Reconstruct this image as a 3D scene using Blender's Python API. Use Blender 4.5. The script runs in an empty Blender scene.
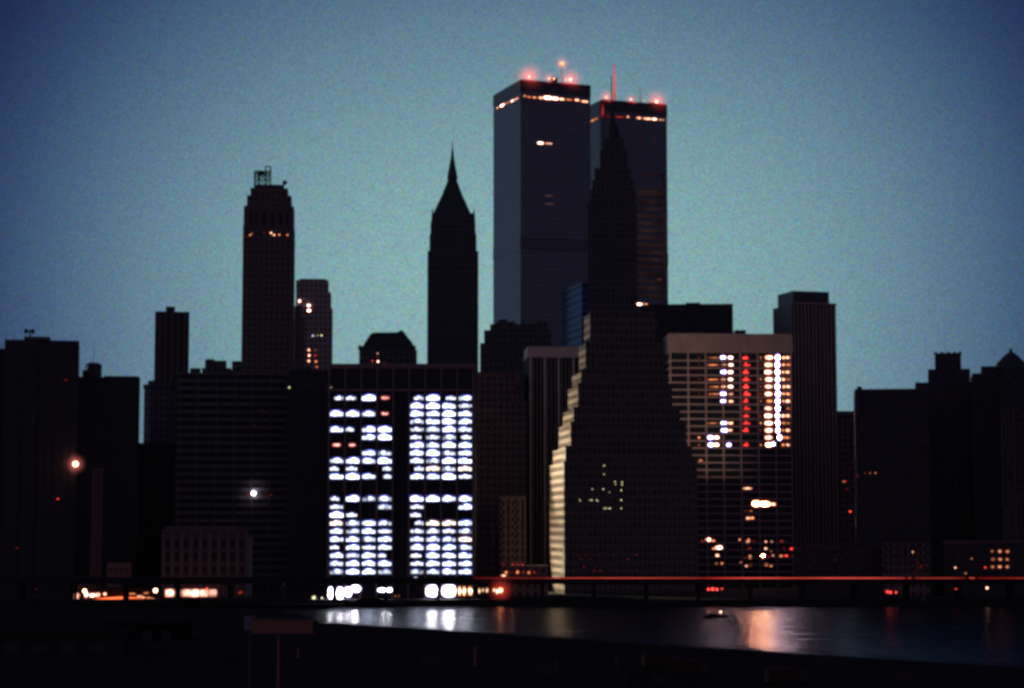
import bpy, math, random
from mathutils import Vector
random.seed(7)
sc = bpy.context.scene
col = sc.collection
PI = math.pi

# ------------------------------------------------------------------ camera
F = 1965.0; H = 33.0; PITCH = math.atan(180.0 / F)
SP, CP = math.sin(PITCH), math.cos(PITCH)
cd = bpy.data.cameras.new('camera'); cam = bpy.data.objects.new('camera', cd); col.objects.link(cam)
cd.sensor_width = 36.0; cd.lens = 36.0 * F / 1024.0
cd.clip_start = 1.0; cd.clip_end = 60000
cam.location = (0, 0, H); cam.rotation_euler = (PI / 2 + PITCH, 0, 0)
sc.camera = cam

def slope(px, py):
    """plan slope X/Y and rise slope (Z-H)/Y of the sight line through a point of the picture"""
    u = (px - 512) / F; v = (344 - py) / F
    d = CP - v * SP
    return u / d, (SP + v * CP) / d

# ------------------------------------------------------------------ materials
def newmat(name):
    m = bpy.data.materials.new(name); m.use_nodes = True
    nt = m.node_tree; nt.nodes.clear()
    return m, nt
def N(nt, t, **k):
    n = nt.nodes.new(t)
    for a, b in k.items():
        if a.startswith('i_'):
            n.inputs[int(a[2:])].default_value = b
        else: setattr(n, a, b)
    return n
def L(nt, a, b): nt.links.new(a, b)
def mth(nt, op, a, b=None, c=None):
    n = N(nt, 'ShaderNodeMath', operation=op)
    for i, v in enumerate((a, b, c)):
        if v is None: continue
        if isinstance(v, (int, float)): n.inputs[i].default_value = v
        else: L(nt, v, n.inputs[i])
    return n.outputs[0]
def vmix(nt, f, a, b):
    n = N(nt, 'ShaderNodeMix', data_type='RGBA')
    for i, v in ((0, f), (6, a), (7, b)):
        if isinstance(v, (int, float)): n.inputs[i].default_value = v
        elif isinstance(v, tuple): n.inputs[i].default_value = (*v, 1) if len(v) == 3 else v
        else: L(nt, v, n.inputs[i])
    return n.outputs[2]
def plain(name, c, rough=.8, metal=0, var=.25, scale=.25):
    m, nt = newmat(name)
    tc = N(nt, 'ShaderNodeTexCoord')
    nz = N(nt, 'ShaderNodeTexNoise'); nz.inputs['Scale'].default_value = scale; nz.inputs['Detail'].default_value = 5
    L(nt, tc.outputs['Object'], nz.inputs['Vector'])
    f = mth(nt, 'MULTIPLY_ADD', nz.outputs[0], 2 * var, 1 - var)
    vm = N(nt, 'ShaderNodeVectorMath', operation='SCALE'); vm.inputs[0].default_value = c; L(nt, f, vm.inputs['Scale'])
    b = N(nt, 'ShaderNodeBsdfPrincipled'); L(nt, vm.outputs[0], b.inputs['Base Color'])
    b.inputs['Specular IOR Level'].default_value = .0 if rough >= .9 else .15 if rough > .75 else .4
    b.inputs['Roughness'].default_value = rough; b.inputs['Metallic'].default_value = metal
    o = N(nt, 'ShaderNodeOutputMaterial'); L(nt, b.outputs[0], o.inputs[0])
    return m
def facade(name, wall, win, bw, fh, aw=.5, ah=.5, spec=.4, var=.25, side_aw=None):
    """wall with a grid of window openings laid out from the object's own coordinates (storeys fh high, bays bw wide)"""
    m, nt = newmat(name)
    tc = N(nt, 'ShaderNodeTexCoord'); s = N(nt, 'ShaderNodeSeparateXYZ'); L(nt, tc.outputs['Object'], s.inputs[0])
    sn = N(nt, 'ShaderNodeSeparateXYZ'); L(nt, tc.outputs['Normal'], sn.inputs[0])
    side = mth(nt, 'GREATER_THAN', mth(nt, 'ABSOLUTE', sn.outputs[0]), .7)
    up = mth(nt, 'GREATER_THAN', mth(nt, 'ABSOLUTE', sn.outputs[2]), .6)
    u = mth(nt, 'ADD', mth(nt, 'MULTIPLY', s.outputs[1], side), mth(nt, 'MULTIPLY', s.outputs[0], mth(nt, 'SUBTRACT', 1, side)))
    uu = mth(nt, 'DIVIDE', u, bw); vv = mth(nt, 'DIVIDE', s.outputs[2], fh)
    fu = mth(nt, 'LESS_THAN', mth(nt, 'FRACT', uu), aw if side_aw is None else mth(nt, 'MULTIPLY_ADD', side, side_aw-aw, aw)); fv = mth(nt, 'LESS_THAN', mth(nt, 'FRACT', vv), ah)
    w = mth(nt, 'MULTIPLY', fu, fv)
    w = mth(nt, 'MULTIPLY', w, mth(nt, 'SUBTRACT', 1, up))
    cv = N(nt, 'ShaderNodeCombineXYZ'); L(nt, mth(nt, 'FLOOR', uu), cv.inputs[0]); L(nt, mth(nt, 'FLOOR', vv), cv.inputs[1]); L(nt, side, cv.inputs[2])
    wn = N(nt, 'ShaderNodeTexWhiteNoise'); L(nt, cv.outputs[0], wn.inputs['Vector'])
    nz = N(nt, 'ShaderNodeTexNoise'); nz.inputs['Scale'].default_value = .07; nz.inputs['Detail'].default_value = 8; nz.inputs['Roughness'].default_value = .65
    L(nt, tc.outputs['Object'], nz.inputs['Vector'])
    f = mth(nt, 'MULTIPLY_ADD', nz.outputs[0], 2 * var, 1 - var)
    vm = N(nt, 'ShaderNodeVectorMath', operation='SCALE'); vm.inputs[0].default_value = wall; L(nt, f, vm.inputs['Scale'])
    wv = N(nt, 'ShaderNodeVectorMath', operation='SCALE'); wv.inputs[0].default_value = win
    L(nt, mth(nt, 'MULTIPLY_ADD', wn.outputs[0], 1.6, .3), wv.inputs['Scale'])
    c = vmix(nt, w, vm.outputs[0], wv.outputs[0])
    b = N(nt, 'ShaderNodeBsdfPrincipled'); L(nt, c, b.inputs['Base Color'])
    L(nt, mth(nt, 'MULTIPLY_ADD', w, -.45, .8), b.inputs['Roughness'])
    b.inputs['Specular IOR Level'].default_value = spec
    o = N(nt, 'ShaderNodeOutputMaterial'); L(nt, b.outputs[0], o.inputs[0])
    return m
def lit(name, c, s, var=.6, scale=.9, fringe=None, prof=1.0, base=.02, office=0.0):
    """lit pane: lamp glare and its bloom painted in, fading to a tinted edge, uneven from window to window"""
    fringe = fringe or tuple(x*x for x in c)
    m, nt = newmat(name)
    tc = N(nt, 'ShaderNodeTexCoord'); oi = N(nt, 'ShaderNodeObjectInfo')
    ad = N(nt, 'ShaderNodeVectorMath', operation='ADD'); L(nt, tc.outputs['Object'], ad.inputs[0])
    cb = N(nt, 'ShaderNodeCombineXYZ')
    L(nt, mth(nt, 'MULTIPLY', oi.outputs['Random'], 91.0), cb.inputs[0]); L(nt, mth(nt, 'MULTIPLY', oi.outputs['Random'], 37.0), cb.inputs[2])
    L(nt, cb.outputs[0], ad.inputs[1])
    nz = N(nt, 'ShaderNodeTexNoise'); nz.inputs['Scale'].default_value = scale; nz.inputs['Detail'].default_value = 2
    L(nt, ad.outputs[0], nz.inputs['Vector'])
    g = N(nt, 'ShaderNodeMapRange'); L(nt, nz.outputs[0], g.inputs[0]); g.inputs[1].default_value = .35; g.inputs[2].default_value = .65
    g.inputs[3].default_value = 1 - var; g.inputs[4].default_value = 1 + var
    r = mth(nt, 'MULTIPLY_ADD', mth(nt, 'FRACT', mth(nt, 'MULTIPLY', oi.outputs['Random'], 17.0)), 1.3, .35)
    sp = N(nt, 'ShaderNodeSeparateXYZ'); L(nt, tc.outputs['UV'], sp.inputs[0])
    u = mth(nt, 'MULTIPLY_ADD', sp.outputs[0], 2.0, -1.0); v = mth(nt, 'MULTIPLY_ADD', sp.outputs[1], 2.0, -1.0)
    # the painted glare's place in the window wanders
    uo = mth(nt, 'ADD', u, mth(nt, 'MULTIPLY_ADD', oi.outputs['Random'], .5, -.25))
    u2 = mth(nt, 'MULTIPLY', uo, uo); u4 = mth(nt, 'MULTIPLY', u2, u2); v2 = mth(nt, 'MULTIPLY', v, v)
    ex = mth(nt, 'EXPONENT', mth(nt, 'MULTIPLY', mth(nt, 'ADD', mth(nt, 'MULTIPLY', u4, 1.7), mth(nt, 'MULTIPLY', v2, mth(nt, 'MULTIPLY_ADD', u2, 4.0, 4.2))), -prof))
    st = mth(nt, 'MULTIPLY', mth(nt, 'MULTIPLY', g.outputs[0], r), s)
    if office:
        # paints a lit strip across the pane, with one lamp glare in it
        va = mth(nt, 'ABSOLUTE', mth(nt, 'ADD', v, .18)); ua = mth(nt, 'ABSOLUTE', u)
        def sm(x, lo, hi):
            q = N(nt, 'ShaderNodeMapRange', interpolation_type='SMOOTHSTEP'); L(nt, x, q.inputs[0]); q.inputs[1].default_value = lo; q.inputs[2].default_value = hi
            return q.outputs[0]
        rect = mth(nt, 'MULTIPLY', mth(nt, 'SUBTRACT', 1, sm(va, .32, .60)), mth(nt, 'SUBTRACT', 1, sm(ua, .84, 1.0)))
        vb = mth(nt, 'SUBTRACT', v, .12)
        bump = mth(nt, 'EXPONENT', mth(nt, 'MULTIPLY', mth(nt, 'ADD', mth(nt, 'MULTIPLY', mth(nt, 'MULTIPLY', uo, uo), 5.0), mth(nt, 'MULTIPLY', mth(nt, 'MULTIPLY', vb, vb), 4.2)), -1.0))
        ex = mth(nt, 'MAXIMUM', mth(nt, 'MULTIPLY', rect, office), bump)
        fac = mth(nt, 'MAXIMUM', rect, mth(nt, 'MINIMUM', mth(nt, 'MULTIPLY', mth(nt, 'SUBTRACT', bump, .25), 2.0), 1.0))
        fac = mth(nt, 'MAXIMUM', fac, 0.0)
    else:
        fac = mth(nt, 'MINIMUM', mth(nt, 'MULTIPLY', ex, 1.15), 1.0)
    colr = vmix(nt, fac, fringe, c)
    e = N(nt, 'ShaderNodeEmission'); L(nt, colr, e.inputs[0]); L(nt, mth(nt, 'MULTIPLY', st, mth(nt, 'MULTIPLY_ADD', ex, base*-1+1, base)), e.inputs[1])
    o = N(nt, 'ShaderNodeOutputMaterial'); L(nt, e.outputs[0], o.inputs[0])
    return m
def glowmat(name, c, s):
    """lamp halo: self-glowing volume that paints bloom, strongest at the lamp"""
    m, nt = newmat(name)
    tc = N(nt, 'ShaderNodeTexCoord')
    ln = N(nt, 'ShaderNodeVectorMath', operation='LENGTH'); L(nt, tc.outputs['Object'], ln.inputs[0])
    d = mth(nt, 'POWER', mth(nt, 'MAXIMUM', mth(nt, 'SUBTRACT', 1, ln.outputs['Value']), 0), 3.6)
    e = N(nt, 'ShaderNodeEmission'); e.inputs[0].default_value = (*c, 1); L(nt, mth(nt, 'MULTIPLY', d, s), e.inputs[1])
    o = N(nt, 'ShaderNodeOutputMaterial'); L(nt, e.outputs[0], o.inputs['Volume'])
    return m

M = {}
M['alum'] = facade('aluminium facade of close columns', (.24, .25, .31), (.06, .06, .08), 1.02, 3.7, .45, .62, var=.22)
M['alum_dark'] = plain('dark louvred band', (.075, .065, .085), .6)
M['louvre'] = plain('louvred floor', (.13, .12, .15), .6)
M['brick_brown'] = facade('brown brick facade', (.15, .105, .10), (.025, .02, .03), 3.2, 3.6, .45, .5)
M['brick_red'] = facade('red brown brick facade', (.24, .155, .14), (.02, .02, .03), 3.4, 3.5, .42, .5)
M['stone_dark'] = facade('sooty limestone facade', (.10, .085, .10), (.02, .015, .02), 2.9, 3.7, .45, .55)
M['stone_mid'] = facade('grey limestone facade', (.15, .13, .13), (.02, .02, .03), 3.0, 3.6, .42, .5)
M['tan'] = facade('tan brick facade with banded windows', (.14, .108, .10), (.04, .032, .034), 2.3, 3.75, .58, .58, side_aw=.86)
M['sooty'] = facade('soot black facade', (.055, .045, .055), (.035, .03, .038), 2.9, 3.7, .45, .55)
M['black'] = facade('black glass and steel facade', (.035, .033, .04), (.02, .02, .03), 1.6, 3.7, .6, .7)
M['bluegl'] = facade('blue glass facade with ledges', (.10, .18, .30), (.03, .05, .10), 60., 4.6, 1.0, .42, var=.1)
M['ribbed'] = facade('ribbed dark facade', (.10, .075, .075), (.02, .02, .025), 3.6, 400., .45, 1.0)
M['concrete'] = plain('weathered concrete', (.24, .19, .18), .85)
M['slab'] = plain('brownish concrete ledges', (.17, .11, .12), .85)
M['pier'] = plain('pale stone piers', (.42, .28, .24), .8)
M['mull'] = plain('dark bronze mullion', (.32, .19, .20), .8)
M['wall_dark'] = plain('dark curtain wall', (.022, .022, .03), .7)
M['glass'] = plain('dark window glass', (.012, .013, .02), .35)
M['steel'] = plain('dark painted steel', (.03, .03, .035), .6)
M['redsteel'] = plain('red painted steel', (.30, .04, .04), .5)
M['asphalt'] = plain('asphalt', (.045, .045, .05), .9)
M['deck'] = plain('sooty deck concrete', (.03, .028, .03), .9)
M['pierdeck'] = plain('old timber and tar', (.035, .027, .03), 1.0, var=.6, scale=.06)
M['rust'] = plain('rust coloured painted board', (.34, .14, .11), .85)
M['hull'] = plain('black hull paint', (.008, .008, .009), .85)
M['carpaint'] = plain('dark car paint', (.05, .02, .02), .4)
M['rubber'] = plain('tyre rubber', (.02, .02, .02), .9)
M['copper'] = plain('dark copper roof', (.04, .05, .05), .6)

BL_ = (.16, .22, 1.0)
COOL = lit('cool white office light', (.80, .88, 1.0), 7.5, .9, .55, BL_, 1.15, .004, .22)
COOLB = lit('brilliant white office light', (.80, .86, 1.0), 20, .7, .45, (.20, .20, 1.0), 1.1, .002, .14)
COOLD = lit('dim white office light', (.85, .85, .9), 2.2, .9, 1.1, BL_, 1.1, .004, .45)
PINK = lit('dim pink office light', (1.0, .42, .38), 2.2, .9, 1.2, None, 1.8)
WARMC = lit('warm white office light', (1.0, .86, .66), 4, .8, .6, (.5, .3, .6), 1, .004, .4)
COOLI = lit('glaring bluish light', (.85, .82, 1.0), 18, .4, .5, (.3, .2, 1.0), 1.2, .004)
WARMI = lit('strong warm office light', (1.0, .62, .44), 9, .7, .7, (1.0, .2, .1), .7)
NINE = lit('orange loft light', (1.0, .42, .2), .9, .9, 1.2, (1, .12, .04))
HOT = lit('glaring warm light', (1.0, .46, .24), 320, .3, .5, (1.0, .22, .1), 1.4, .004)
HOTW = lit('glaring white light', (1.0, .78, .74), 130, .3, .5, (.4, .2, 1.0), 1.3, .004)
WARM = lit('warm office light', (1.0, .56, .34), 4.0, .8, .8, (1.0, .16, .06))
WARMB = lit('brilliant warm light', (1.0, .78, .66), 14, .6, .6, (1.0, .28, .16))
ORANGE = lit('orange room light', (1.0, .38, .14), 1.6, .9, .9, (1.0, .1, .03))
REDL = lit('red lamp light', (1.0, .06, .05), 3.4, .4, .8)
REDD = lit('dim red light', (1.0, .10, .06), .40, .7, .8)
YEL = lit('yellow room light', (1.0, .92, .55), 2.4, .5, .8)
LOBBY = lit('bright lobby light', (1.0, .97, .82), 130, .6, .3, (.6, .5, .9), .8, .004)
LOBBYW = lit('warm lobby light', (1.0, .75, .45), 4.5, .8, .6, (1, .3, .1), .6)
ARC = lit('street arcade light', (1.0, .46, .34), 3.0, .5, .35, (1, .2, .1), .12)
BEACON = lit('red beacon light', (1.0, .30, .14), 9, .0, 1)
LAMPO = lit('sodium lamp light', (1.0, .40, .20), 14, .0, 1)
LAMPW = lit('white lamp light', (.9, .9, 1.0), 30, .0, 1)
LAMPR = lit('sodium lamp under the road', (1.0, .36, .22), 26, .0, 1)
TAIL = lit('tail lamp light', (1.0, .06, .03), 3.0, .3, 1)
TRAIL = lit('red tail lamp trail', (1.0, .11, .07), 3.4, .45, .03, None, .3)
REDCOR = lit('painted red glow', (1.0, .06, .06), .55, .6, .1, None, .5)  # self-glow painting red light onto parapets, corner and mast
FLOORS2 = lit('faintly lit tower windows', (1.0, .6, .6), .10, .8, .06, None, .4)
FLOORS = lit('dimly lit tower floors', (1.0, .55, .58), .030, .4, .06, None, .1)

# ------------------------------------------------------------------ mesh helpers
def put_uv(me, uv):
    l = me.uv_layers.new(name='UVMap'); a = [0.0]*(2*len(me.loops))
    for i, lp in enumerate(me.loops):
        t = uv.get(lp.vertex_index, (.5, .5)); a[2*i] = t[0]; a[2*i+1] = t[1]
    l.data.foreach_set('uv', a)
class MB:
    def __init__(s): s.v = []; s.f = []; s.uv = {}
    def box(s, x0, x1, y0, y1, z0, z1, side=False):
        n = len(s.v)
        for q, t in enumerate(((0,0),(0,0),(1,0),(1,0),(0,1),(0,1),(1,1),(1,1)) if side else ((0,0),(1,0),(1,0),(0,0),(0,1),(1,1),(1,1),(0,1))): s.uv[n+q] = t
        s.v += [(x0,y0,z0),(x1,y0,z0),(x1,y1,z0),(x0,y1,z0),(x0,y0,z1),(x1,y0,z1),(x1,y1,z1),(x0,y1,z1)]
        s.f += [(n,n+3,n+2,n+1),(n+4,n+5,n+6,n+7),(n,n+1,n+5,n+4),(n+1,n+2,n+6,n+5),(n+2,n+3,n+7,n+6),(n+3,n,n+4,n+7)]
        return s
    def frus(s, cx, cy, z0, z1, a0, b0, a1, b1, k=4, rot=None):
        """frustum, half sizes a (x) and b (y) at bottom and top; k sides"""
        n = len(s.v)
        if k == 4: ring = [(-1,-1),(1,-1),(1,1),(-1,1)]
        else: ring = [(math.cos(2*PI*(i+.5)/k), math.sin(2*PI*(i+.5)/k)) for i in range(k)]
        s.v += [(cx+a0*p, cy+b0*q, z0) for p, q in ring] + [(cx+a1*p, cy+b1*q, z1) for p, q in ring]
        for i in range(k):
            j = (i+1) % k; s.f.append((n+i, n+j, n+k+j, n+k+i))
        s.f += [tuple(range(n+k-1, n-1, -1)), tuple(range(n+k, n+2*k))]
        return s
    def cham(s, x0, x1, y0, y1, z0, z1, c):
        """box with its four upright corners cut off"""
        n = len(s.v)
        r = [(x0+c,y0),(x1-c,y0),(x1,y0+c),(x1,y1-c),(x1-c,y1),(x0+c,y1),(x0,y1-c),(x0,y0+c)]
        s.v += [(a,b,z0) for a, b in r] + [(a,b,z1) for a, b in r]
        for i in range(8):
            j = (i+1) % 8; s.f.append((n+i, n+j, n+8+j, n+8+i))
        s.f += [tuple(range(n+7, n-1, -1)), tuple(range(n+8, n+16))]
        return s
    def bar(s, p, q, r):
        p = Vector(p); q = Vector(q); d = (q-p).normalized()
        a = d.orthogonal().normalized()*r; b = d.cross(a).normalized()*r
        n = len(s.v)
        for c in (p, q):
            s.v += [tuple(c+a+b), tuple(c-a+b), tuple(c-a-b), tuple(c+a-b)]
        s.f += [(n,n+1,n+5,n+4),(n+1,n+2,n+6,n+5),(n+2,n+3,n+7,n+6),(n+3,n,n+4,n+7),(n+3,n+2,n+1,n),(n+4,n+5,n+6,n+7)]
        return s
    def prism(s, prof, y0, y1):
        """profile in x-z pushed along y"""
        n = len(s.v); k = len(prof)
        s.v += [(x,y0,z) for x, z in prof] + [(x,y1,z) for x, z in prof]
        for i in range(k):
            j = (i+1) % k; s.f.append((n+i, n+j, n+k+j, n+k+i))
        s.f += [tuple(range(n+k-1, n-1, -1)), tuple(range(n+k, n+2*k))]
        return s
    def ball(s, c, r, nu=10, nv=6, sz=None):
        n = len(s.v); sz = sz or r
        for j in range(1, nv):
            t = PI*j/nv
            s.v += [(c[0]+r*math.sin(t)*math.cos(2*PI*i/nu), c[1]+r*math.sin(t)*math.sin(2*PI*i/nu), c[2]+sz*math.cos(t)) for i in range(nu)]
        s.v += [(c[0],c[1],c[2]+sz),(c[0],c[1],c[2]-sz)]
        tp = len(s.v)-2; bt = tp+1
        for j in range(nv-2):
            for i in range(nu):
                i2 = (i+1) % nu; s.f.append((n+j*nu+i, n+(j+1)*nu+i, n+(j+1)*nu+i2, n+j*nu+i2))
        for i in range(nu):
            i2 = (i+1) % nu; s.f.append((tp, n+i, n+i2)); s.f.append((bt, n+(nv-2)*nu+i2, n+(nv-2)*nu+i))
        return s
    def build(s, name, mat, parent=None, loc=None):
        me = bpy.data.meshes.new(name); me.from_pydata(s.v, [], s.f); me.update(); me.materials.append(mat); put_uv(me, s.uv)
        o = bpy.data.objects.new(name, me); col.objects.link(o); o.parent = parent
        if loc: o.location = loc
        return o
def tag(o, label, cat, group=None):
    o['label'] = label; o['category'] = cat
    if group: o['group'] = group
    return o
def empty(name, loc, rz=0):
    o = bpy.data.objects.new(name, None); col.objects.link(o); o.location = loc; o.rotation_euler = (0, 0, rz); return o
def structure(o): o['kind'] = 'structure'; return o
def stuff(o): o['kind'] = 'stuff'; return o
GZ = 1.2   # level of the Manhattan streets

class B:
    """a building: its near left corner seen at picture column C, its front running to column R, its left side back to column Lp"""
    def __init__(s, name, label, C, R, D, th=0, Lp=None, depth=40, yref=450, cat='building', group=None):
        k = slope(C, yref)[0]
        if Lp is None and C != 328: th -= math.degrees(math.atan(k if k > 0 else slope(R, yref)[0])) - (0 if th else 0)
        s.th = math.radians(th); s.c, s.s = math.cos(s.th), math.sin(s.th); s.x0, s.y0 = k*D, D
        k2 = slope(R, yref)[0]
        s.w = (k2*s.y0 - s.x0)/(s.c - k2*s.s)
        if Lp is not None:
            k3 = slope(Lp, yref)[0]
            s.d = (s.x0 - k3*s.y0)/(s.s + k3*s.c)
        else: s.d = depth
        s.e = empty(name, (s.x0, s.y0, GZ), s.th)
        tag(s.e, label, cat, group)
    def X(s, px, py, yy=0):
        """local x on the plane local y = yy"""
        k = slope(px, py)[0]; ox = s.x0 - s.s*yy; oy = s.y0 + s.c*yy
        return (k*oy - ox)/(s.c - k*s.s)
    def Z(s, px, py, yy=0):
        x = s.X(px, py, yy); Y = s.y0 + s.c*yy + s.s*x
        return H + slope(px, py)[1]*Y - GZ
    def Yl(s, px, py, xx=0):
        """local y on the left side plane local x = xx"""
        k = slope(px, py)[0]; ox = s.x0 + s.c*xx; oy = s.y0 + s.s*xx
        return (ox - k*oy)/(s.s + k*s.c)
    def Zl(s, px, py, xx=0):
        y = s.Yl(px, py, xx); Y = s.y0 + s.s*xx + s.c*y
        return H + slope(px, py)[1]*Y - GZ
    def wall(s, ytop, mat, name='wall', cx=None):
        z = s.Z(cx or (512+F*0), ytop) if cx else s.Z(512 + F*s.x0/s.y0, ytop)
        s.top = z
        return MB().box(0, s.w, 0, s.d, 0, z).build(name, mat, s.e)
    def win(s, px0, px1, py0, py1, mat, yy=0, name='window', proud=.12, lab=None):
        m = (px0+px1)/2; n = (py0+py1)/2
        xa, xb = s.X(px0, n, yy), s.X(px1, n, yy); za, zb = s.Z(m, py1, yy), s.Z(m, py0, yy)
        # own origin at the pane's middle
        w, h = (xb-xa)/2, (zb-za)/2
        o = MB().box(-w, w, -.05, .1, -h, h).build(name, mat, s.e, ((xa+xb)/2, yy-proud, (za+zb)/2))
        if lab: o['label'] = lab
        return o
    def dot(s, px, py, mat, r=1.0, yy=0, hw=None):
        hw = hw or r
        return s.win(px-hw, px+hw, py-r, py+r, mat, yy)
    def winl(s, px0, px1, py0, py1, mat, name='window'):
        m = (px0+px1)/2; n = (py0+py1)/2
        ya, yb = s.Yl(px1, n), s.Yl(px0, n); za, zb = s.Zl(m, py1), s.Zl(m, py0)
        return MB().box(-.1, .05, -(yb-ya)/2, (yb-ya)/2, -(zb-za)/2, (zb-za)/2, True).build(name, mat, s.e, (-.12, (ya+yb)/2, (za+zb)/2))

def levels(b, lv, mat, depth, name='wall', inset=1.2, z0=0):
    """stacked blocks: (left column, right column, top row) from the ground up, each one set back behind the one below"""
    m = MB(); z = z0; i = 0; W0 = None
    for (l, r, yt) in lv:
        yy = i*inset
        x0, x1 = b.X(l, yt, yy), b.X(r, yt, yy); zt = b.Z((l+r)/2, yt, yy)
        m.box(x0, x1, yy, depth - yy, z, zt)
        z = zt - .0; i += 1
    o = m.build(name, mat, b.e)
    b.top = z; b.lasty = (i-1)*inset
    return o
def penthouse(b, l, r, ytop, zbase, yy=4, dd=14, mat=None, name='penthouse'):
    x0, x1 = b.X(l, ytop, yy), b.X(r, ytop, yy)
    return MB().box(x0, x1, yy, yy+dd, zbase, b.Z((l+r)/2, ytop, yy)).build(name, mat or M['stone_dark'], b.e)
def mast(b, px, ytop, zbase, r=.25, yy=8, mat=None, name='antenna'):
    x = b.X(px, ytop, yy)
    m = MB().frus(x, yy, zbase, b.Z(px, ytop, yy), r, r, r*.4, r*.4, 6)
    return m.build(name, mat or M['steel'], b.e)
def lampball(b, px, py, r, mat, yy=4, glow=None, name='beacon_lamp'):
    x, z = b.X(px, py, yy), b.Z(px, py, yy)
    o = MB().ball((0,0,0), r).build(name, mat, b.e, (x, yy, z))
    if glow:
        g = MB().ball((0,0,0), 1, 16, 10).build('glow', glow[1], o); g.scale = (glow[0],)*3
    return o
GLOWR = glowmat('red painted halo', (1.0, .09, .05), .15)  # painted bloom around lamps, each volume glows by itself
GLOWS = glowmat('faint red painted halo', (1.0, .08, .05), .11)
GLOWR2 = glowmat('orange painted halo', (1.0, .20, .10), .16)
GLOWRR = glowmat('deep red painted halo', (1.0, .08, .05), .22)
GLOWW = glowmat('white painted halo', (.6, .4, 1.0), .25)

# ------------------------------------------------------------------ ground and water
def ground():
    me = MB(); me.box(-4000, 4000, 800, 9000, -6, GZ)
    o = me.build('ground', M['asphalt']); structure(o)
    q = MB(); q.box(-4000, 4000, 798.6, 799.2, -6, GZ+1.3); q.box(-4000, 4000, 799.21, 800, -6, GZ+.2)
    for i in range(-120, 121): q.box(i*6-.25, i*6+.25, 798.2, 798.6, -3, GZ-.1)
    structure(q.build('quay_wall', M['deck']))
    m, nt = newmat('river water')
    tc = N(nt, 'ShaderNodeTexCoord')
    mp = N(nt, 'ShaderNodeMapping'); L(nt, tc.outputs['Object'], mp.inputs[0]); mp.inputs['Scale'].default_value = (.05, .42, 1)
    n1 = N(nt, 'ShaderNodeTexNoise'); n1.inputs['Scale'].default_value = 1; n1.inputs['Detail'].default_value = 4; L(nt, mp.outputs[0], n1.inputs['Vector'])
    mp2 = N(nt, 'ShaderNodeMapping'); L(nt, tc.outputs['Object'], mp2.inputs[0]); mp2.inputs['Scale'].default_value = (.018, .11, 1)
    n2 = N(nt, 'ShaderNodeTexNoise'); n2.inputs['Scale'].default_value = 1; n2.inputs['Detail'].default_value = 3; L(nt, mp2.outputs[0], n2.inputs['Vector'])
    bp = N(nt, 'ShaderNodeBump'); bp.inputs['Strength'].default_value = .5; bp.inputs['Distance'].default_value = .35; L(nt, n1.outputs[0], bp.inputs['Height'])
    b = N(nt, 'ShaderNodeBsdfPrincipled'); b.inputs['Base Color'].default_value = (.004, .006, .012, 1)
    b.inputs['IOR'].default_value = 1.33; b.inputs['Specular IOR Level'].default_value = .40; b.inputs['Specular Tint'].default_value = (.75, 1, .92, 1)
    L(nt, mth(nt, 'MULTIPLY_ADD', n2.outputs[0], .12, .19), b.inputs['Roughness'])
    bp2 = N(nt, 'ShaderNodeBump'); bp2.inputs['Strength'].default_value = .9; bp2.inputs['Distance'].default_value = 2.6; L(nt, n2.outputs[0], bp2.inputs['Height']); L(nt, bp.outputs[0], bp2.inputs['Normal'])
    L(nt, bp2.outputs[0], b.inputs['Normal'])
    o = N(nt, 'ShaderNodeOutputMaterial'); L(nt, b.outputs[0], o.inputs[0])
    w = MB(); w.v = [(-4000, -1500, 0), (4000, -1500, 0), (4000, 799, 0), (-4000, 799, 0)]; w.f = [(0, 1, 2, 3)]
    structure(w.build('river', m))
ground()

def at(px, py, z):
    k, t = slope(px, py); Y = (z - H)/t
    return Vector((k*Y, Y, z))
# near pier (Brooklyn side)
PZ = 2.5
edge = [(-900, 604.5), (-200, 605.5), (60, 606), (270, 608.5), (306, 617), (322, 623.5), (530, 637), (870, 660), (1024, 669), (1500, 700), (2600, 790)]
pts = [at(a, b_, PZ) for a, b_ in edge]
pm = MB(); n = len(pts)
pm.v = [(p.x, p.y, PZ) for p in pts] + [(p.x*.1, 40, PZ) for p in pts] + [(p.x, p.y, -4) for p in pts]
pm.f = [(i, n+i, n+i+1, i+1) for i in range(n-1)] + [(i, i+1, 2*n+i+1, 2*n+i) for i in range(n-1)]
structure(pm.build('pier', M['pierdeck']))
fl = MB(); fl.v = [(-3000, -2000, 2.2), (3000, -2000, 2.2), (3000, 42, 2.2), (-3000, 42, 2.2)]; fl.f = [(0, 1, 2, 3)]
structure(fl.build('shore_ground', M['pierdeck']))

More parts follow.
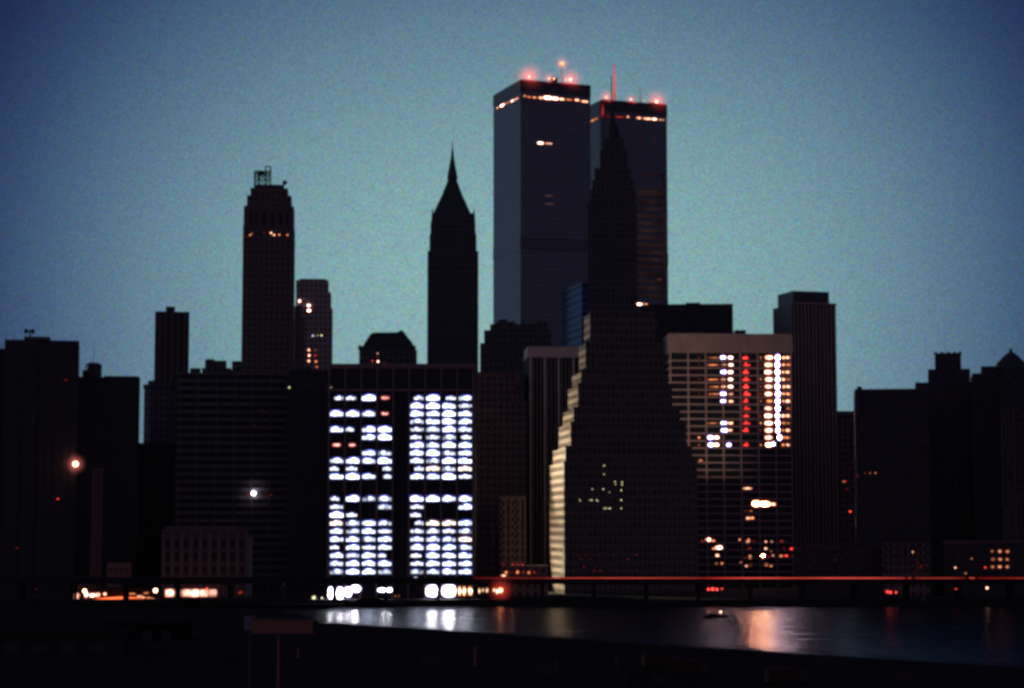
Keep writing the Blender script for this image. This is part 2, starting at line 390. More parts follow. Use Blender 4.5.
# ------------------------------------------------------------------ the centre block with the brilliant windows
b = B('office_block', 'dark office block on the water with brilliant white lit windows in two wide columns', 328, 474.5, 845, 0, depth=38, yref=480)
C_ = b; b.wall(366, M['wall_dark'], cx=400)
edges = [328.6 + i*16.05 for i in range(10)]
fr = MB()
for i, e in enumerate(edges):
    x = b.X(e, 480); fr.box(x-.35, x+.35, -.7, -.01, 0, b.top+.2)
for y in (367.5, 390):
    z = b.Z(400, y); fr.box(.36, b.w-.4, -.55, -.02, z-.4, z+.4)
fr.box(-.2, b.w+.2, -.3, b.d+.2, b.top+.01, b.top+1.0)
fr.build('frame', M['mull'], b.e)
rows = [397.9 + 7.85*i for i in range(11)] + [498.6 + 8.1*i for i in range(11)]
rows_all = [397.9 + 7.85*i for i in range(12)] + [490.5] + [498.6 + 8.1*i for i in range(11)]
pat = {  # bays 0-3 left, 5-8 right; letters: B brilliant, C cool, D dim, P pink, W warm, . dark
 0:'DDBP.DBDC',1:'......BCD'.replace('......','.....B')[:9],2:'BBBP.BCBC',3:'.....CCBC',4:'CDBB.DCBC',5:'..CB.DDCD',
 6:'PP...BCBC',7:'..CC.CBCC',8:'BBBB.CCBC',9:'DD.D.DWCW',10:'CBCD.CCBD',
 11:'DBCB.BBBB',12:'D..C.D..C',13:'BD...D...',14:'WCCC.DWWC',15:'CCCD.DCDC',16:'CCCC.CCCW',17:'DCDC.BBCC',18:'CCCD.DCCC',
 19:'CBCC.DCCC',20:'CCCC.CCBC',21:'..DD.DDCD'}
pm_ = {'B':COOLB,'C':COOL,'D':COOLD,'P':PINK,'W':WARMC}
cnt = 0; st = MB(); stm = []
litlist = []
for i, y in enumerate(rows):
    p = pat[i].ljust(9, '.')
    for j in range(9):
        if p[j] == '.' or j == 4: continue
        x0, x1 = edges[j]+1.2, edges[j+1]-1.1
        if p[j] == 'P': x0 += 2.5; x1 -= random.uniform(2, 4)
        if p[j] == 'D' and random.random() < .55:
            if random.random() < .5: x0 += random.uniform(2, 6)
            else: x1 -= random.uniform(2, 6)
        h = {'B': 3.6, 'C': 3.35, 'D': 2.8, 'P': 2.4, 'W': 3.2}[p[j]]
        if i == 21: h = 2.0
        h = min(h, 3.85)
        litlist.append((x0, x1, y-h, y+h, pm_[p[j]], p[j]))
litlist.sort(key=lambda t: -(t[3]-t[2])*(t[1]-t[0]))
extra = {}
for k, (x0, x1, y0, y1, mt, c) in enumerate(litlist):
    if k < 100: b.win(x0, x1, y0, y1, mt)
    else:
        q = extra.setdefault(c, MB()); n_ = (y0+y1)/2
        q.box(b.X(x0, n_), b.X(x1, n_), -.17, -.02, b.Z(400, y1), b.Z(400, y0))
allx = []
for c, q in extra.items(): allx.append((q, pm_[c]))
# the remaining panes in one mesh with several materials
me = bpy.data.meshes.new('window'); V = []; Fc = []; mi = []; UV = {}
dk = MB()
taken = {(round(t[2]+t[3]), int((t[0]-328)//16.05)) for t in litlist}
for y in rows_all:
    for j in range(9):
        if j == 4: continue
        if any(abs((t[2]+t[3])/2-y) < 2 and t[0] >= edges[j]-.1 and t[1] <= edges[j+1]+.1 for t in litlist): continue
        dk.box(b.X(edges[j]+1, y), b.X(edges[j+1]-1, y), -.1, -.02, b.Z(400, y+2.6), b.Z(400, y-2.6))
allx.append((dk, M['glass']))
for idx, (q, mt) in enumerate(allx):
    o_ = len(V); V += q.v; UV.update({k+o_: t for k, t in q.uv.items()}); Fc += [tuple(a+o_ for a in f) for f in q.f]; mi += [idx]*len(q.f); me.materials.append(mt)
me.from_pydata(V, [], Fc); me.polygons.foreach_set('material_index', mi); me.update(); put_uv(me, UV)
o = bpy.data.objects.new('window', me); col.objects.link(o); o.parent = b.e; stuff(o)
# top row of dark panels
for j in range(9): b.win(edges[j]+1.2, edges[j+1]-1.2, 370, 387.5, M['glass'], name='louvre_panel')
# lobby
for (x0, x1, y0, y1, mt) in [(329, 336, 587, 599, LOBBY), (337, 343, 587, 600, LOBBY), (344.5, 351, 587, 597, LOBBY), (352, 361, 585.5, 592, LOBBY),
        (378, 392, 588, 592, LOBBY), (426.5, 440, 585, 597, LOBBY), (442.5, 455, 585, 597, LOBBY)]:
    b.win(x0, x1, y0, y1, mt, name='lobby_window')
for x in (395.5, 399): b.dot(x, 596, ORANGE, .7)
b.win(413, 418, 577, 579, LOBBY); b.dot(331, 387, YEL, 1.2, hw=.7)
for x0, x1 in ((458, 461), (463, 466), (468, 473)): b.win(x0, x1, 586, 596, LOBBYW, name='lobby_window')

# low lit annex right of it
b = B('waterfront_pavilion', 'low pavilion with warm lit windows and red glow right of the brilliant office block', 477, 508, 850, 0, depth=14, yref=590)
b.wall(583, M['wall_dark'], cx=490)
for i in range(7):
    x = 478.5 + i*3.6; b.win(x, x+random.uniform(1.3, 2.8), 587.5+random.random(), 592+random.uniform(-1, 3), LOBBYW if i < 5 else WARMB)
MB().box(-.4, b.w+.4, -.6, b.d+.4, b.top+.01, b.top+.5).build('roof', M['deck'], b.e)

# ------------------------------------------------------------------ twin towers
def twin(name, label, C, R, Lp, D, ytop, th):
    b = B(name, label, C, R, D, th, Lp=Lp, yref=ytop, cat='skyscraper', group='twin aluminium towers')
    b.w = max(b.w, 63.4)*1.025; b.d = b.w*1.07
    zt = b.Z(C, ytop); b.top = zt
    k = 4.5
    MB().cham(0, b.w, 0, b.d, 0, zt*.5, 1.6).cham(0, b.w, 0, b.d, zt*.5, zt, 1.6).build('wall', M['alum'], b.e)
    # crown: corner to corner dark parapet, mechanical floor bands
    MB().cham(-.35, b.w+.35, -.35, b.d+.35, zt-10, zt+.4, 1.7).build('parapet', M['alum_dark'], b.e)
    for fz, hh in ((.655, 11), (.33, 10)):
        MB().cham(-.3, b.w+.3, -.3, b.d+.3, zt*fz-hh/2, zt*fz+hh/2, 1.7).build('mechanical_floor', M['louvre'], b.e)
    return b
T2 = b = twin('twin_tower', 'left and taller looking of the two square towers with orange lights under a flat roof', 521.2, 589.3, 494.3, 1700, 79.7, 21)
def strip(b, segs, face, mat, hh):
    for (x0, x1, y, m_, h_) in segs:
        (b.win if face == 'f' else b.winl)(x0, x1, y-h_, y+h_, m_)
for x0, x1, y0, m_, h_ in [(523.5, 526, 96, ORANGE, 1.2), (527, 531, 97, ORANGE, 1), (532, 537, 97.5, ORANGE, .9), (538, 543, 97.8, WARM, 1.8), (543.5, 552, 97.8, WARMB, 2.0), (552.5, 559, 98.6, WARMB, 1.8), (559.5, 565, 99.3, WARM, 1.5),
                   (566, 573, 99.8, ORANGE, .8), (574.5, 579, 100, WARM, 1.6), (580, 588, 101.5, WARM, 1.2)]:
    b.win(x0, x1, y0-h_, y0+h_, m_)
for x0, x1, y, m_ in [(496, 499, 108, WARM), (500.5, 505.5, 105, WARMB), (506, 509.5, 102.8, ORANGE), (510.5, 514, 101, WARMB), (514.5, 519.5, 98.7, WARM)]:
    b.winl(x0, x1, y-1.1, y+1.1, m_)
for a_, c_ in ((522.5, 536), (545, 553), (560, 579)):
    yc = 79.7 + (a_+c_-1042.4)/2*.068; b.win(a_, c_, yc+.4, yc+1.9, REDCOR, name='parapet_glow', proud=.6)  # strip glows by itself, painting the beacons' red on the parapet
b.win(537.5, 544, 141.6, 144.6, WARMB); b.win(544.5, 552, 142.6, 144.4, WARM)
for y_ in (195.8, 204, 295): b.win(545, 555, y_-.5, y_+.5, FLOORS2)
for x, y, r_, g_ in ((529.2, 76.8, 1.0, (19, GLOWR)), (549, 78.4, .7, (11, GLOWS)), (554, 78.8, .45, None), (570.4, 79.6, .95, (17, GLOWR)), (566, 79.8, .5, None)):
    lampball(b, x, y, r_, BEACON, 3, g_)
penthouse(b, 553.5, 557.5, 77.5, b.top, 8, 6, M['steel'])
mast(b, 562, 64, b.top, .35, 20)
lampball(b, 562, 63.8, 1.9, ORANGE, 20, (11, GLOWR2))
T1 = b = twin('twin_tower', 'right and lower of the two square towers, with red mast and red lit corner', 602.3, 665.9, 577, 1766, 99.7, 21)
for x0, x1, y, m_, h_ in [(606, 609, 116.4, REDD, 1.2), (614, 625, 117, REDD, 1), (626.5, 628.7, 116.8, WARM, 1.2), (636, 641, 118, WARM, 1.3), (641.5, 652, 118.7, WARM, 1.3), (652.5, 657, 119.2, WARMB, 1.2), (657.5, 664.5, 119.8, WARM, 1.1)]:
    b.win(x0, x1, y-h_, y+h_, m_)
for x0, x1, y, m_ in [(591, 594.5, 120.5, ORANGE), (595, 598, 118.7, ORANGE)]:
    b.winl(x0, x1, y-1.2, y+1.2, m_)
b.win(601.3, 603.5, 101, 119, REDCOR, name='corner_glow', proud=.6)  # red glow painted down the corner by a self-glowing strip
for a_, c_ in ((603.5, 613), (626, 636), (648, 665)):
    yc = 99.7 + (a_+c_-1204.6)/2*.058; b.win(a_, c_, yc+.3, yc+1.7, REDCOR, name='parapet_glow', proud=.6)  # beacon red painted along the roof edge as self-glow
for x, y, r_, g_ in ((606.5, 97.3, .8, (12, GLOWR)), (631, 99.4, .6, (10, GLOWS)), (656.5, 101.6, 1.0, (17, GLOWR)), (644, 100.8, .4, None)):
    lampball(b, x, y, r_, BEACON, 3, g_)
mast(b, 611.5, 75, b.top, .8, 18, M['steel'])
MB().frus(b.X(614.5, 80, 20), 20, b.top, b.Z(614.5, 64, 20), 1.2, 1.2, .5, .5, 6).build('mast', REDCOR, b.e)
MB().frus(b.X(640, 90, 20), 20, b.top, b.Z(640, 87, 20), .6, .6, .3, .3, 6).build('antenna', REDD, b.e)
# faintly lit banded floors on the lower half
bd = MB()
for i in range(14):
    y = 202 + i*7.2
    bd.box(b.X(637.5, y), b.X(663.5, y), -.5, -.02, b.Z(650, y+1.9), b.Z(650, y-1.9))
bd.box(b.X(638, 174), b.X(664, 174), -.5, -.02, b.Z(650, 175), b.Z(650, 173.6))
bd.box(b.X(637, 190), b.X(663.5, 190), -.5, -.02, b.Z(650, 197), b.Z(650, 189.5))
bd.box(b.X(663.2, 190), b.X(664.2, 190), -.5, -.02, b.Z(650, 300), b.Z(650, 175.2))
bd.build('floor_band', FLOORS, b.e)
b.win(657, 662, 279, 283, WARM); b.win(639.5, 642, 279.5, 282, REDL); b.win(637, 643, 303, 305.5, WARMB); b.win(643.5, 648, 303.3, 305, ORANGE)
b.dot(640, 140, REDD, .6); b.dot(655, 141, REDD, .6)

# ------------------------------------------------------------------ right of centre
K = b = B('stepped_tower', 'tan brick ziggurat tower with many setbacks and a floodlit left side', 564, 697, 900, 7, Lp=549.6, yref=520, cat='skyscraper')
lv = [(564,697,463,549.6),(565.5,692,448,553),(570.5,686,424,558.8),(573.6,680,409,563),(578,672,385,568),(581,668,372,572),(585.5,664,344,579),(590,656,313,586)]
m = MB(); z = 0
for i, (xc, xr, yt, xl) in enumerate(lv):
    yy = i*1.0
    x0, x1 = b.X(xc, yt, yy), b.X(xr, yt, yy); zt = b.Z(xc, yt, yy)
    kk = slope(xl, yt+8)[0]; ox = b.x0 + b.c*x0; oy = b.y0 + b.s*x0
    dd = (ox - kk*oy)/(b.s + kk*b.c)
    m.box(x0, x1, yy, max(dd, yy+18), z, zt)
    m.box(x0-.25, x1+.25, yy-.25, yy+.6, zt-.2, zt+1.1)   # parapet lip
    z = zt+.001
m.build('wall', M['tan'], b.e)
for x, y in [(170,380),(170,400),(195,417),(196,423),(211,418),(211,424),(143,434),(168,434),(182,441),(209,436),(209,437),(114,458),(115,461),(137,459),(141,459),(153,459),(155,461),(209,459),(170,478),(174,478),(180,478),(183,478),(209,478)]:
    b.dot(x/2.294+530, y/2.294+300, YEL, .65, hw=.5)
for i in range(18):
    b.dot(random.uniform(567, 640), random.choice([555, 559, 563, 567, 571]), REDD, .5)

I_ = b = B('concrete_office_tower', 'concrete office slab with lit columns of white and red windows under a blank top band', 670.5, 791.6, 1000, 3.4, Lp=664, yref=360)
b.wall(334, M['wall_dark'], cx=672)
mull = [670.6, 688.4, 706.0, 723.2, 740.6, 758.0, 775.2, 791.2]
s_ = MB()
MB().box(-.5, b.w+.5, -.6, b.d+.3, b.Z(730, 353), b.top+.3).build('parapet', plain('pale brownish concrete', (.34, .22, .24), .85, var=.35, scale=.12), b.e)
jt = MB()
for x in range(1, 14): jt.box(x*b.w/14-.12, x*b.w/14+.12, -.68, -.61, b.Z(730, 352.5), b.top+.1)
jt.build('panel_joint', M['mull'], b.e)
rI = [357.6 + 7.27*i for i in range(31)]
for y in rI:
    z = b.Z(730, y+3.3); s_.box(-.3, b.w+.3, -.5, -.01, z-.35, z+.35)
    s_.box(-.5, -.01, 0, b.d, z-.35, z+.35)
for x in mull:
    xx = b.X(x, 400); s_.box(xx-.3, xx+.3, -.75, -.02, 0, b.Z(730, 353)-.01)
s_.build('concrete_frame', plain('pinkish concrete ledges', (.50, .30, .34), .85), b.e)  # paler and pinker colour in place of glow from the lit windows
wl = []
for i, y in enumerate(rI[:13]):
    if i in (0, 2, 5, 6): wl.append((720.5, 726, y-3, y+2.8, COOLI))
    if i in (9, 10): wl.append((721, 727.5, y-2.8, y+2.8, COOLI))
    if i in (1, 3, 4): wl.append((721, 726, y-1.5, y+1.5, WARM))
    if i not in (7, 8, 11, 12): wl.append((728, 733, y-1.7, y+1.7, WARMB if i < 5 else WARM))
    if i in (0, 1, 3, 4, 5, 9): wl.append((707.5, 719.5, y-.6, y+.9, ORANGE))
    if i in (11, 12): wl += [(708, 713.5, y-2.8, y+2.8, COOLI), (714, 719, y-1.8, y+1.8, WARMB)]
    if i == 12: wl.append((726.5, 731.5, y-3.1, y+3.1, COOLI))
    if i != 11: wl.append((742.5, 750.5 if i % 2 else 749, y-.8, y+1.7, REDL)); 
    if i != 11: wl.append((744.6, 747.6, y-2.3, y-.9, REDL))
    if i < 12:
        wl.append((765, 772.5, y-2.4, y+2.4, WARMI if i != 6 else ORANGE))
        wl.append((775.8 + (i > 10)*2, 779.4 + (i > 10)*2, y-3.5, y+3.5, HOTW))
    else: wl += [(766, 771, y-2.4, y+2.4, HOT), (771.5, 775, y-3, y+1.5, HOTW)]
    if i not in (7,): wl.append((781.5, 785, y-1.9, y+1.9, WARM if i < 9 else ORANGE))
    wl.append((786, 790, y-2, y+2, ORANGE if i % 2 else WARM))
    if i in (0, 1, 3, 4, 5, 11, 12): wl.append((698, 700, y-1, y+1, REDD if i < 10 else ORANGE))
    if i not in (2, 7, 11): wl.append((760, 761.5, y-1.8, y+1.8, REDD if i % 3 else ORANGE))
for t in wl: b.win(*t)
z5 = lambda x, y: (690+x/5.29, 450+y/5.29)
for (x, y, hw, h, mt) in [(55,55,2,1.2,ORANGE),(305,203,5,1.3,WARM),(348,285,3.4,3.3,HOT),(395,287,4.8,2.8,HOT),(436,287,3.2,2.2,WARM),(307,361,2.4,2,WARM),(330,360,2,1.8,ORANGE),
    (296,322,1.2,.8,REDD),(322,322,2,1,ORANGE),(66,482,1.2,1.8,REDD),(100,474,2.4,2.2,WARMB),(124,480,1.6,1.6,ORANGE),(152,516,3.4,2.4,WARMB),(128,522,2,1.5,ORANGE),(144,558,1.9,1.9,WARM),
    (140,602,1.5,2,ORANGE),(168,602,1.2,2,ORANGE),(262,475,.8,1.2,WARM),(303,487,2.2,1.9,WARM),(312,474,1.2,1,ORANGE),(338,482,1.8,1.4,REDD),(310,520,2.4,1,REDD),(318,566,1.5,2.4,WARM),(292,570,1,1,REDD),
    (270,595,.9,.8,WARM),(300,613,1.5,1,WARM),(323,606,.8,1.5,ORANGE),(402,487,1.1,1.6,WARM),(432,487,1.2,1.6,WARM),(402,522,1.3,1.6,WARM),(428,535,1,1.2,ORANGE),(386,561,1.4,2.3,HOT),(414,566,1.2,1.2,REDL),
    (440,558,1.1,1.5,WARM),(403,606,2.2,1.6,WARM),(426,613,2,1.2,ORANGE),(485,482,2,1.2,REDD),(535,525,1.7,1.8,REDL),(482,563,2.2,2,ORANGE),(510,560,1.6,1.4,REDL),(540,562,1,1,REDD),(497,518,.8,1.8,REDD)]:
    px, py = z5(x, y); b.win(px-hw, px+hw, py-h, py+h, mt)
dk = MB()
for y in rI:
    for j in range(7): dk.box(b.X(mull[j]+1.4, y), b.X(mull[j+1]-1.4, y), -.05, -.01, b.Z(730, y+2.3), b.Z(730, y-2.6))
stuff(dk.build('window_pane', M['glass'], b.e))
penthouse(b, 731, 733.5, 331, b.top+.3, 6, 5); penthouse(b, 736, 746, 330, b.top+.3, 6, 6)

J = b = B('ribbed_tower', 'tall dark tower with upright ribs and a boxed top right of the lit slab', 792, 836, 1080, 16, Lp=773, yref=320, cat='skyscraper')
b.wall(304, M['ribbed'], cx=794)
rb = MB()
for i in range(12):
    x = (i+.5)*b.w/12; rb.box(x-.4, x+.4, -.6, -.01, 0, b.top)
rb.box(-.2, b.w+.2, -.8, -.005, b.top+.01, b.top+1)
rb.build('rib', M['pier'], b.e)
MB().box(b.X(793, 292, 1), b.X(829, 292, 1), 1, b.d-4, b.top, b.Z(800, 291, 1)).build('penthouse', M['alum_dark'], b.e)

b = B('office_block', 'plain dark flat topped block between the towers and the lit slab', 640, 733, 1200, 0, depth=50, yref=320)
b.wall(304, M['black'], cx=690)
penthouse(b, 686, 700, 302.6, b.top, 10, 10)

# spire tower in front of the right twin tower
Fb = b = B('spire_tower', 'slim dark brick skyscraper tapering by setbacks to a needle before the right twin tower', 588, 636, 1200, 0, depth=34, yref=250, cat='skyscraper')
levels(b, [(588,636.5,203),(590,635.5,190),(592,634,180),(594.5,631,168),(600,627,150),(603,624,138)], M['stone_dark'], 34, inset=1.6)
cx = b.X(612, 130, 17); zt = b.top
MB().frus(cx, 17, zt, b.Z(612, 124, 17), 5.4, 5.4, 3.2, 3.2, 8).frus(cx, 17, b.Z(612, 124, 17), b.Z(612, 112, 17), 2.4, 2.4, 1.1, 1.1, 8).build('crown', M['copper'], b.e)
MB().frus(cx, 17, b.Z(612, 112, 17), b.Z(612, 96, 17), 1.0, 1.0, .2, .2, 8).build('spire', M['steel'], b.e)

b = B('blue_glass_tower', 'slim blue glass tower side with pale ledges beside the spire tower', 582, 604, 1260, 12, Lp=563, yref=320)
b.wall(282, M['bluegl'], cx=584)

b = B('pier_front_tower', 'dark tower with pale upright piers and a pale top band left of the stepped tower', 528, 590, 1000, 3, Lp=524.5, yref=400)
b.wall(347, M['wall_dark'], cx=530)
p = MB(); p.box(-.4, b.w+.4, -.6, b.d+.4, b.Z(545, 357.5), b.top+.2)
for x in (530.5, 544.8, 558.8, 573.5): xx = b.X(x, 420); p.box(xx-.55, xx+.55, -1.0, -.02, 0, b.Z(545, 357.5)-.01)
for i in range(12):
    x = b.X(533.5 + i*3.6, 420); p.box(x-.1, x+.1, -.25, -.01, 0, b.Z(545, 358))
p.build('stone_piers', plain('pale tan stone', (.85, .62, .46), .85), b.e)  # base colour raised in place of floodlight on the piers

b = B('setback_office_block', 'black stepped office block in front of the left twin tower', 480, 550, 1150, 0, depth=50, yref=360)
levels(b, [(480,552,343),(484,551,330),(490,548,324)], M['stone_dark'], 50)
penthouse(b, 496, 515, 321.5, b.top, 4, 14); penthouse(b, 536, 547, 321.5, b.top, 4, 12); penthouse(b, 499, 507, 319.5, b.top, 20, 6, name='water_tank')
b = B('office_block', 'shadowed lower block with dim brown corner between lit block and piered tower', 474, 527, 992, 0, depth=40, yref=450)
levels(b, [(472,527,400),(474,522,372)], M['brick_brown'], 40)
MB().box(b.X(511,420,-1), b.X(514,420,-1), -1.2, -.02, b.Z(512,402), b.Z(512,386)).box(b.X(514.5,420,-1), b.X(520,420,-1), -1.2, -.02, b.Z(512,386), b.Z(512,369)).build('corner_block', M['slab'], b.e)
b.dot(482, 467, REDD, .8)

R_ = b = B('brick_loft_building', 'small brown loft building with rows of dim windows left of the floodlit steps', 500, 526, 954, 0, depth=24, yref=530)
b.wall(498, M['brick_red'], cx=512)
for r in range(9):
    for c in range(5):
        mt = REDD if (r == 8 and random.random() < .7) else M['glass']
        b.win(502+c*4.8, 504.6+c*4.8, 502+r*7.6, 506+r*7.6, mt)
MB().box(-.3, b.w+.3, -.4, b.d+.3, b.top+.01, b.top+.8).build('cornice', M['slab'], b.e)
b = B('low_brick_building', 'low red lit brick building on the waterfront road beside the floodlit steps', 503, 548, 880, 0, depth=20, yref=570)
b.wall(566, M['brick_red'], cx=520)
for c in range(6): b.win(505+c*5.6, 507.6+c*5.6, 570, 574.5, REDD if c % 2 else ORANGE)
b.win(492+8, 496+10, 574.5, 576.5, WARM)

# ------------------------------------------------------------------ left of centre
b = B('needle_tower', 'dark shaft skyscraper with pyramid roof and needle spire standing alone against the sky', 427.5, 478.5, 1350, 0, depth=36, yref=300, cat='skyscraper')
levels(b, [(427.5,478.5,251),(429.5,476.5,234),(430.5,475.5,222),(432.5,474,213)], M['stone_dark'], 36, inset=1.3)
cx = b.X(452.3, 200, 18); zt = b.top; s1 = 1350/F
def cz(y): return b.Z(452.3, y, 18)
MB().frus(cx, 18, zt, cz(196), 13.0, 13.0, 7.0, 7.0).frus(cx, 18, cz(196)+.01, cz(181), 7.0, 7.0, 3.2, 3.2).build('roof', M['copper'], b.e)
MB().frus(cx, 18, cz(181)+.01, cz(178), 3.3, 3.3, 4.0, 4.0, 8).frus(cx, 18, cz(178)+.01, cz(169), 4.0, 4.0, 2.9, 2.9, 8).frus(cx, 18, cz(169)+.01, cz(160), 2.7, 2.7, 1.6, 1.6, 8).build('lantern', M['stone_dark'], b.e)
MB().frus(cx, 18, cz(160)+.01, cz(150), 1.4, 1.4, .7, .7, 8).frus(cx, 18, cz(150)+.01, cz(140), .5, .5, .12, .12, 8).build('spire', M['steel'], b.e)
t = MB()
for x in (432.5, 437, 468, 474): xx = b.X(x, 215, 4); t.frus(xx, 5, zt-6, zt+3.2, .9, .9, .3, .3)
t.build('pinnacle', M['stone_dark'], b.e)

b = B('mansard_building', 'dark steep roofed building with a few red lights above the brilliant block', 359, 417, 1100, 0, depth=34, yref=360)
b.wall(350, M['stone_dark'], cx=380)
zb = b.top
X = lambda px, py: b.X(px, py)
MB().prism([(X(360,349), zb+.01), (X(416,349), zb+.01), (X(412,344), b.Z(380,342)), (X(402,331), b.Z(380,329.5)), (X(397,333), b.Z(380,332)), (X(373,334), b.Z(380,332.5)), (X(370,336), b.Z(380,334.5))], .5, 33).build('roof', M['copper'], b.e)
t = MB()
for x in (360, 414): xx = b.X(x, 345); t.box(xx-1, xx+1, 0.6, 3, zb+.02, zb+2.6)
t.build('chimney', M['stone_dark'], b.e)
for x, y, mt, r in ((377.5,353.5,WARM,1.1),(378,361.5,WARMB,1.1),(372.5,361,REDL,1.0),(384.5,363,REDD,.8),(377.5,357.5,REDD,.6),(374,364,REDD,.6)): b.dot(x, y, mt, r*1.1, hw=r*.8, yy=0)

b = B('crowned_tower', 'tall brown brick tower with rounded setback top and open steel frame on its roof', 243, 294.5, 1150, -.8, depth=34, yref=300, cat='skyscraper')
levels(b, [(243,294.5,226),(243.8,294,206),(247,291.5,195.5),(250.5,288,188)], M['brick_brown'], 34, inset=1.6)
zt = b.top
for x0, x1 in ((250,252.5),(255,257),(262.5,266),(271,274.5),(279,282.5),(286,288.5)): b.win(x0, x1, 212, 227, M['glass'], name='tall_window', yy=1.6, proud=.1)
MB().box(b.w+.02, b.X(304.5,330,2), 2, 26, 0, b.Z(300,318,2)).box(b.w+.02, b.X(300,330,4), 4, 22, b.Z(300,318,2)+.01, b.Z(300,306,4)).build('wing', M['brick_brown'], b.e)
MB().box(b.X(254,186,6), b.X(284,186,6), 6, 26, zt, b.Z(268,184.5,6)).build('penthouse', M['stone_dark'], b.e)
zp = b.Z(268, 184.5, 6)
fr = MB()
xs = [b.X(x, 175, 8) for x in (254.5, 259, 265.5, 270.5)]
zz = [zp, b.Z(260, 179, 8), b.Z(260, 174.5, 8), b.Z(260, 171, 8), b.Z(260, 166, 8)]
for i, x in enumerate(xs):
    for y in (8, 14): fr.bar((x, y, zp), (x, y, zz[4] if i > 1 else zz[3]), .22)
for z_ in zz[1:4]:
    for y in (8, 14): fr.bar((xs[0], y, z_), (xs[3], y, z_), .2)
fr.bar((xs[2], 8, zz[4]-.3), (xs[3], 8, zz[4]-.3), .25)
for i in range(3):
    for j in range(3):
        fr.bar((xs[i], 8, zz[j]), (xs[i+1], 8, zz[j+1]), .15); fr.bar((xs[i+1], 8, zz[j]), (xs[i], 8, zz[j+1]), .15)
fr.box(b.X(257.5,173,7.6), b.X(264,173,7.6), 7.3, 7.7, b.Z(260,175.5,8), b.Z(260,171.5,8))
fr.build('sign_frame', M['steel'], b.e)
MB().bar((b.X(283,184,8), 8, zt), (b.X(284,184,8), 8, zp+1.2), .3).bar((b.X(283.6,184,8), 8, zp+1), (b.X(286,184,8), 7, zp+2.2), .9).build('dish', M['steel'], b.e)
for x, y, mt, r in ((250,235,ORANGE,1),(252,233.5,ORANGE,.8),(264,233,REDD,.7),(271.3,233,WARM,1.2),(274.3,235,WARM,1.1),(279.3,234.8,ORANGE,.9),(287.5,235,ORANGE,.8),(246,237,REDD,.6)): b.dot(x, y, mt, r)

b = B('brick_tower', 'shorter brown tower with bright lit windows just right of the crowned tower', 296, 332.5, 1250, -.5, depth=30, yref=330)
levels(b, [(296,332.5,308),(296,331,292),(296,328.5,280)], facade('pale brick facade', (.42, .31, .31), (.05, .04, .05), 3.0, 3.6, .42, .5), 30, inset=1.2)
MB().box(b.X(300,280,8), b.X(326,280,8), 8, 22, b.top, b.Z(312,278.8,8)).build('penthouse', M['stone_dark'], b.e)
for x, y, mt, hw, h in ((299.5,301,WARMB,1.1,1.6),(309,305.5,WARMB,1.5,1.5),(309,310.5,WARMB,1.7,1.6),(313,335.5,COOLD,1,1.1),(317.5,335.5,YEL,.8,.8),(321.5,335.5,YEL,.7,.7),
    (309,350,WARM,.9,1.7),(309,355.5,WARM,.9,1.6),(309,361,WARM,1.1,1.7),(315.3,350,ORANGE,.8,1.3),(315.3,355.5,REDL,.8,1.4),(315.8,361.5,ORANGE,1,1.5),(317,367,ORANGE,1.2,1)):
    b.win(x-hw, x+hw, y-h, y+h, mt)

b = B('office_block', 'dark block in shadow just left of the brilliant office block', 288, 333, 930, 0, depth=34, yref=450)
b.wall(370, M['black'], cx=310); penthouse(b, 296, 312, 366, b.top)
b.win(287.6+.8, 290.2, 386.2, 388.8, YEL); b.win(330.8, 331.6, 386, 388, YEL)

A6 = b = B('banded_office_block', 'wide dark office block banded by pale ledges on every storey', 176, 288, 960, -.5, depth=30, yref=450)
b.wall(375, M['wall_dark'], cx=230)
s_ = MB()
for i in range(27):
    z = b.Z(230, 381 + i*7.75); s_.box(-.2, b.w+.2, -.5, -.01, z-.85, z+.85)
for x in (179, 197, 216, 234, 252, 270, 286): xx = b.X(x, 450); s_.box(xx-.3, xx+.3, -.7, -.02, 0, b.top)
s_.box(-.3, b.w+.3, -.6, b.d, b.top+.01, b.top+1)
s_.build('ledges', plain('dim concrete ledge', (.16, .135, .15), .85), b.e)
penthouse(b, 202, 231, 368, b.top+1, 8, 14); penthouse(b, 205, 226, 360.5, b.top+1, 10, 10); penthouse(b, 190, 200, 368, b.top+1, 6, 8); penthouse(b, 232, 243, 361, b.top+1, 6, 8); penthouse(b, 206,214, 359, b.top+1, 11, 4, name='water_tank')
for x, y, mt, r in ((259,411,ORANGE,.9),(262.7,411,WARM,1.1),(254.3,426.7,WARM,1.1),(265,426.5,REDD,.8),(193,472.5,REDD,.7),(260.7,494.5,ORANGE,.8),(271,495,REDD,.8),(248,494,REDL,.8)): b.dot(x, y, mt, r)
lampball(b, 253.6, 493.2, .85, LAMPW, -1.4, (3.2, GLOWW), 'lamp')

